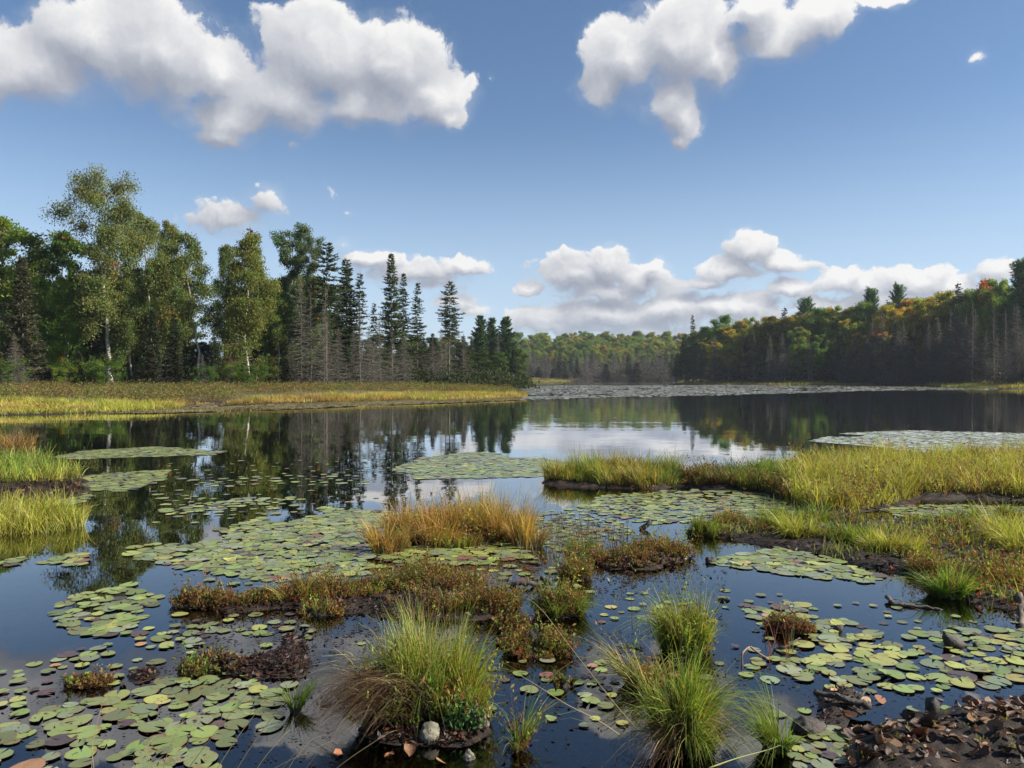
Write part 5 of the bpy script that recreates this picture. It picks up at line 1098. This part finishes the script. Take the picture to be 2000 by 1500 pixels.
stem([(1235,1230,4.4),(1234,1180,4.4),(1233,1135,4.4)], .0022, (.12,.08,.05), 'thin dark stalk beside the leafy tussock', GLS)
stem([(815,1345,3.5),(840,1300,3.5),(858,1272,3.5),(890,1270,3.5)], .003, (.40,.38,.12), 'pale bent stem crossing the front of the largest tussock', GLS)
stem([(1065,1340,3.4),(1090,1310,3.4),(1118,1292,3.4)], .003, (.46,.32,.14), 'short straw blade leaning over the grassy knob', GLS)
stem([(1385,1500,2.9),(1440,1480,3.0),(1500,1465,3.1),(1525,1455,3.2)], .0035, (.36,.38,.14), 'broad pale blade bending over the bottom edge at the right', GLS)
fr_ = np.random.default_rng(5)
for i_, (bx, tx, ty, d) in enumerate([(178,205,1352,2.5),(190,180,1440,2.4),(340,495,1340,2.6),(310,375,1375,2.5),(400,520,1365,2.6),(440,590,1330,2.7),(480,560,1430,2.6),(520,640,1400,2.8),(545,610,1440,2.8),(570,700,1390,2.9),(250,300,1440,2.4),(330,280,1460,2.4),(470,640,1450,2.7),(610,760,1430,2.9)]):
    mx_ = (bx + tx) / 2 - fr_.uniform(0, 14)
    stem([(bx, 1540, d), (mx_, (1540 + ty) / 2, d), (tx, ty, d + .05), (tx + fr_.uniform(5, 30), ty - 4, d + .08)], .0014, tuple(np.array([.42, .34, .2]) * fr_.uniform(.7, 1.1)), 'thin tan grass stem rising from the bottom edge at the left', 'thin stems at the lower left')

# ------------------------------------------------------------------ stones, wood, leaves
import bmesh
def stone(px, py, sx, sy, sz, seed, label, m_='stone', name='stone', cat='stone', group=None, z=0, rz=0, sub=4, amp=.25, fr=1.0):
    bm = bmesh.new(); bmesh.ops.create_icosphere(bm, subdivisions=sub, radius=1)
    V = np.array([v_.co[:] for v_ in bm.verts]); k_ = 1 + amp * (fbm(V[:, 0] * 1.6 * fr + seed, V[:, 1] * 1.6 * fr + V[:, 2] * 1.3, 3, seed) + fbm(V[:, 2] * 1.9 * fr + seed, V[:, 0] * 1.7 * fr, 3, seed + 3)) * .8 + amp * .15 * fbm(V[:, 0] * 9 + V[:, 2] * 7, V[:, 1] * 9, 2, seed)
    V = V * k_[:, None] * np.array([sx, sy, sz])
    for v_, c_ in zip(bm.verts, V): v_.co = c_
    me = bpy.data.meshes.new(name); bm.to_mesh(me); bm.free()
    for p_ in me.polygons: p_.use_smooth = True
    me.materials.append(M[m_]); o = link(name, me); x, y = at0(px, py); o.location = (x, y, z + max(0, hz(x, y)) + sz * .25); o.rotation_euler = (0, 0, rz)
    return tag(o, label, cat, group)
GST = 'pale stones in front of the largest tussock'
stone(840, 1446, .050, .046, .048, 3, 'smooth rounded grey stone at the foot of the largest tussock', group=GST)
stone(852, 1414, .062, .045, .05, 8, 'cracked angular pale stone above the rounded one', group=GST, amp=.4, z=.05)
stone(935, 1425, .055, .045, .06, 12, 'lumpy pale stone right of the cracked one', group=GST, amp=.45, z=.02)
stone(915, 1482, .025, .02, .03, 15, 'smallest pale stone near the bottom edge', group=GST, amp=.4)
stone(1578, 1425, .075, .06, .05, 21, 'dark smooth boulder half sunk in the right mud', 'darkwood')
stone(1318, 1084, .06, .05, .04, 25, 'small dark stone on the rusty mossy island', 'darkwood', group='dark lumps by the rusty island')
stone(1388, 1098, .055, .045, .04, 26, 'lone dark lump in the water right of the rusty island', 'darkwood', group='dark lumps by the rusty island')
def stump(px, py, pts, label, name='stump', m_='darkwood', cat='stump'):
    x, y = at0(px, py); g = Geo(); g.tube(np.array([q_[:3] for q_ in pts], float), np.array([q_[3] for q_ in pts]), 9)
    V = np.concatenate(g.V); k_ = 1 + .25 * fbm(V[:, 0] * 40 + px, V[:, 1] * 40 + V[:, 2] * 25, 3, 4)
    c_ = V.mean(0); g.V = [c_ + (V - c_) * k_[:, None]]
    o = g.build(name, M[m_], None, True); o.location = (x, y, 0); return tag(o, label, cat)
stump(1862, 1262, [(-.07, 0, .10, .004), (-.055, 0, .075, .022), (-.02, 0, .035, .042), (.03, 0, .01, .035), (.09, 0, -.01, .012)], 'pointed dark stump with bright right edge standing among the right pads')
stump(1820, 1388, [(0, 0, -.03, .04), (0, 0, .02, .036), (.004, 0, .05, .034), (.015, 0, .068, .02), (.05, 0, .05, .01)], 'short dark stub of wood just above the brown leaves')
stump(1264, 1034, [(-.09, 0, 0, .018), (-.05, 0, .015, .03), (0, 0, .05, .026), (.035, 0, .09, .03), (.05, 0, .10, .012)], 'dark forked snag poking out of the water above the rusty island', 'driftwood_snag', cat='driftwood')
stump(1640, 1232, [(-.03, 0, .0, .02), (0, 0, .02, .024), (.02, 0, .035, .008)], 'tiny dark snag among pads right of the flat mossy island', 'driftwood_snag', cat='driftwood')
stump(1905, 1264, [(0, 0, -.01, .014), (0, 0, .02, .018), (.01, 0, .035, .006)], 'tiny dark knob right of the pointed stump', 'driftwood_snag', cat='driftwood')
def wood(pts, rad, label, name='fallen_branch', m_='driftwood', twigs=0, cat='branch', seed=1, group=None):
    P = np.array([G(a, b, z_) for a, b, z_ in pts]); r_ = np.random.default_rng(seed); t = np.linspace(0, 1, len(P)); tt = np.linspace(0, 1, 16)
    P = np.column_stack([np.interp(tt, t, P[:, k_]) for k_ in range(3)]); P[1:-1] += r_.normal(0, rad[0] * .3, (14, 3)); R_ = np.interp(tt, [0, 1], rad) * r_.uniform(.88, 1.12, 16)
    g = Geo(); O = P[0].copy(); g.tube(P - O, R_, 8)
    for _ in range(twigs):
        q0 = P[r_.integers(1, 15)] - O; d = norm(np.array([r_.normal(0, 1), r_.normal(0, .5), r_.uniform(.1, .8)])); l_ = r_.uniform(.04, .12)
        g.tube(np.array([q0, q0 + d * l_ * .5 + r_.normal(0, .006, 3), q0 + d * l_]), [rad[1] * .6, rad[1] * .4, .0015], 5)
    o = g.build(name, M[m_], None, True); o.location = O; return tag(o, label, cat, group)
wood([(1998, 1228, -.02), (1995, 1200, .02), (1990, 1160, .12)], (.019, .021), 'grey wooden post leaning out of the water at the right border', 'wooden_post', cat='post')
wood([(1732, 1166, .03), (1745, 1180, .01), (1790, 1182, .015), (1840, 1192, .0)], (.018, .008), 'knobbly driftwood branch floating left of the near green tuft', twigs=7, seed=4)
wood([(1450, 1305, -.02), (1449, 1275, .07), (1465, 1262, .085), (1482, 1276, .05), (1500, 1288, .02)], (.005, .007), 'thin bent twig arching out of the water between tussock and right pads', m_='deadleaf', seed=6)
wood([(1512, 1270, .0), (1535, 1262, .03), (1562, 1246, .06)], (.009, .005), 'dark stick slanting from the flat mossy island', m_='darkwood', seed=7, twigs=2)
wood([(1512, 1270, .0), (1550, 1283, .0)], (.006, .003), 'second thin dark stick lying below the slanting one', m_='darkwood', seed=8)
wood([(990, 1142, .01), (1030, 1140, .03), (1070, 1138, .02)], (.018, .024), 'brown bark log lying left of the small stalk hummock', 'log', 'darkwood', seed=9, cat='log')
wood([(1040, 1132, .05), (1060, 1128, .06), (1078, 1140, .03)], (.022, .012), 'dark broken wood piece on top of the bark log', m_='darkwood', seed=10)
wood([(1015, 1098, .0), (1055, 1101, .01)], (.012, .012), 'pale stick floating behind the bark log', seed=11)
wood([(560, 1262, .02), (590, 1245, .05), (598, 1228, .12)], (.02, .006), 'jagged dark root sticking up from the mud mound', m_='darkwood', seed=12, twigs=4)
wood([(1955, 1268, .02), (1975, 1272, .05), (1985, 1262, .06), (1970, 1285, .0)], (.004, .004), 'thin crooked twig among the pads near the right border', m_='darkwood', seed=13)
wood([(1195, 1032, .01), (1130, 1040, .02)], (.014, .02), 'low brown log end in the water among the stalks', seed=14)
wood([(1590, 1352, .07), (1640, 1362, .07), (1700, 1378, .05)], (.012, .02), 'dark slab of rotten wood on the right clod of mud', m_='darkwood', seed=15, twigs=3)
# dead curled leaves on the mud
LP_ = []
for k_ in range(5):
    r_ = np.random.default_rng(300 + k_); nu, nv = 9, 7; U, Vv = np.meshgrid(np.linspace(-1, 1, nu), np.linspace(-1, 1, nv)); wd = np.sqrt(np.clip(1 - U ** 2 * .96, 0, 1))
    X = U * 1.0; Y = Vv * wd * r_.uniform(.6, .85); cu = r_.uniform(.3, .9); Z = cu * Vv ** 2 * wd * .7 + r_.uniform(-.3, .5) * U ** 2 + .12 * np.sin(U * 5 + k_) * Vv + r_.normal(0, .035, U.shape)
    g = Geo(); i = np.arange(nv - 1)[:, None] * nu; j = np.arange(nu - 1)[None]
    g.add(np.stack([X, Y, Z], -1).reshape(-1, 3), np.stack([i + j, i + j + 1, i + nu + j + 1, i + nu + j], -1).reshape(-1, 4), None, (1, 1, 1)); LP_.append(g.mesh('dead_leaf', M['deadleaf'], True))
LC = {'tan': (1.15, 1.05, .9), 'brown': (.6, .52, .45), 'dark brown': (.25, .2, .18), 'rusty': (.95, .6, .42)}
def dead_leaf(x, y, s, cn, where, group, z=None):
    o = link('dead_leaf', PM[int(rng.integers(4, 6))] if rng.random() < .35 else LP_[int(rng.integers(5))], color=np.array(LC[cn]) * rng.uniform(.8, 1.2))
    if o.data in PM: o.color = tuple(np.array(LC[cn]) * np.array([.24, .16, .09])) + (1,)
    o.location = (x, y, (max(hz(x, y), 0) if z is None else z) + s * .2 + .004); o.scale = (s, s, s * rng.uniform(.6, 1.1)); o.rotation_euler = (rng.normal(0, .42), rng.normal(0, .42), rng.uniform(0, 6.28)); o.scale[1] *= rng.uniform(.5, 1.1)
    tag(o, f'{cn} curled dead leaf {where}', 'dead leaf', group)
PLc = inpoly(rng, gp([(1660,1430),(1740,1405),(1850,1425),(1900,1410),(2000,1395),(2060,1420),(2060,1510),(1640,1510)]), 150)
for x, y in PLc: dead_leaf(x, y, rng.choice([.016, .024, .034, .046], p=[.3, .35, .25, .1]) * rng.uniform(.8, 1.2), str(rng.choice(list(LC), p=[.18, .30, .42, .1])), 'in the heap at the bottom right corner', 'dead leaves heaped at the lower right')
for x, y in inpoly(rng, gp([(1880,1375),(2020,1368),(2040,1420),(1900,1415)]), 26): dead_leaf(x, y, rng.uniform(.02, .04), str(rng.choice(list(LC))), 'on the mud bank at the right border', 'dead leaves heaped at the lower right')
for px, py, cn, wh in [(1632,1372,'tan','on the right clod of mud'),(1690,1376,'tan','at the right end of the clod of mud'),(1660,1400,'dark brown','under the clod of mud'),(1640,1432,'tan','below the clod of mud'),(612,1170,'tan','in the red-stemmed hummock'),
    (598,1175,'rusty','in the red-stemmed hummock'),(400,1178,'tan','on the leftmost mossy hummock'),(415,1190,'rusty','on the leftmost mossy hummock'),(385,1186,'tan','on the leftmost mossy hummock'),(1320,1100,'tan','at the stony end of the rusty island'),(1312,1108,'rusty','at the stony end of the rusty island'),
    (40,965,'rusty','on the mud between the left tussocks'),(32,980,'rusty','on the mud between the left tussocks'),(760,1480,'rusty','floating before the largest tussock'),(800,1470,'brown','floating before the largest tussock'),(860,1490,'tan','floating before the largest tussock'),(660,1475,'rusty','floating below the brown skirt'),
    (905,1168,'rusty','on the dark brown hummock'),(980,1258,'rusty','on the low rusty hummock'),(1125,1190,'tan','on the round yellow-green hummock'),(1740,1440,'brown','floating by the corner heap'),(1720,1370,'rusty','floating right of the clod'),(240,1340,'brown','on the left mud'),(400,1300,'rusty','on the dark mud mound'),(455,1298,'rusty','on the dark mud mound')]:
    x, y = at0(px, py); dead_leaf(x, y, rng.uniform(.022, .04) * max(1, y / 5), cn, wh, 'single dead leaves scattered on mud and moss')
# litter: chips, crumbs and sodden scraps on mud, moss and pond bed
g = Geo()
def litter(poly_px, n, s0, C, lift=.006, under=False):
    P = inpoly(rng, gp(poly_px), n); z = ground_z(P)
    k_ = (z < -.01) if under else (z > -.004); P, z = P[k_], z[k_]; n = len(P)
    u_ = norm(rng.normal(0, 1, (n, 3)) * np.array([1, 1, .35])); v_ = norm(np.cross(u_, rng.normal(0, .6, (n, 3)) + np.array([0, 0, 1]))); s_ = s0 * rng.uniform(.4, 1.6, (n, 1))
    g.cards(np.column_stack([P, z + lift + rng.random(n) * s0 * .5]), u_ * s_, v_ * s_ * rng.uniform(.15, .6, (n, 1)), pal(rng, n, C))
MUDC = [((.12, .07, .045), 4), ((.20, .13, .09), 2), ((.04, .03, .025), 4), ((.30, .16, .10), .7)]
for k_, n_, s_ in [('mound1', 1500, .016), ('mound2', 300, .012), ('corner', 1300, .018), ('clod', 260, .014), ('big', 2200, .016), ('chain1', 2600, .018), ('mid1', 1800, .02), ('flat', 5200, .022), ('left2', 2200, .03), ('left1', 1200, .03), ('sedge', 3000, .03), ('left3', 600, .03)]:
    litter(ISL[k_][0], n_, s_, MUDC)
litter([(0,1560),(2100,1560),(2100,1300),(1400,1260),(900,1230),(0,1330)], 7000, .018, [((.30,.17,.08),3),((.16,.10,.06),3),((.38,.24,.12),1)], .004, True)
def floaters(poly_px, n, s0, C):
    P = inpoly(rng, gp(poly_px), n); P = P[(ground_z(P) < .004) & (vnoise(P[:, 0] * 2.3, P[:, 1] * 2.3, 8) > -.25)]; n = len(P)
    u_ = norm(rng.normal(0, 1, (n, 3)) * np.array([1, 1, .10])); v_ = norm(np.cross(u_, np.array([0, 0, 1.]) + rng.normal(0, .12, (n, 3)))); s_ = s0 * rng.uniform(.3, 1.7, (n, 1)) * (P[:, 1:2] / 5)
    g.cards(np.column_stack([P, .004 + rng.random(n) * .006]), u_ * s_, v_ * s_ * rng.uniform(.2, .8, (n, 1)), pal(rng, n, C))
FLC = [((.10, .05, .045), 4), ((.05, .035, .03), 4), ((.24, .12, .08), 1.2), ((.18, .19, .08), 1)]
floaters([(980, 1010), (1250, 990), (1260, 1200), (1230, 1500), (1000, 1500), (960, 1250)], 1500, .014, FLC)
floaters([(330, 1195), (1000, 1195), (1000, 1260), (660, 1300), (340, 1290)], 1100, .012, FLC)
floaters([(1400, 1290), (2000, 1180), (2000, 1420), (1640, 1440), (1400, 1500)], 1100, .011, FLC)
floaters([(0, 1350), (360, 1290), (650, 1320), (650, 1500), (0, 1500)], 900, .010, FLC)
floaters([(1150, 1110), (1420, 1110), (1420, 1300), (1150, 1300)], 420, .011, FLC)
tag(g.build('litter', M['deadleaf']), kind='stuff', label='crumbled leaf litter and peat scraps on the mud')

# ------------------------------------------------------------------ air
m, n = mat('haze_air'); pv = n.n('ShaderNodeVolumePrincipled'); pv.inputs['Color'].default_value = (.80, .88, 1, 1); pv.inputs['Density'].default_value = .00018; pv.inputs['Anisotropy'].default_value = .2
o_ = n.n('ShaderNodeOutputMaterial'); n.l.new(pv.outputs[0], o_.inputs['Volume'])
g = Geo(); q = 6200.; zt = 75.
g.add([(-q, -q, -4), (q, -q, -4), (q, q, -4), (-q, q, -4), (-q, -q, zt), (q, -q, zt), (q, q, zt), (-q, q, zt)], [(0, 3, 2, 1), (4, 5, 6, 7), (0, 1, 5, 4), (1, 2, 6, 5), (2, 3, 7, 6), (3, 0, 4, 7)])
hb = g.build('haze', m); tag(hb, kind='stuff')
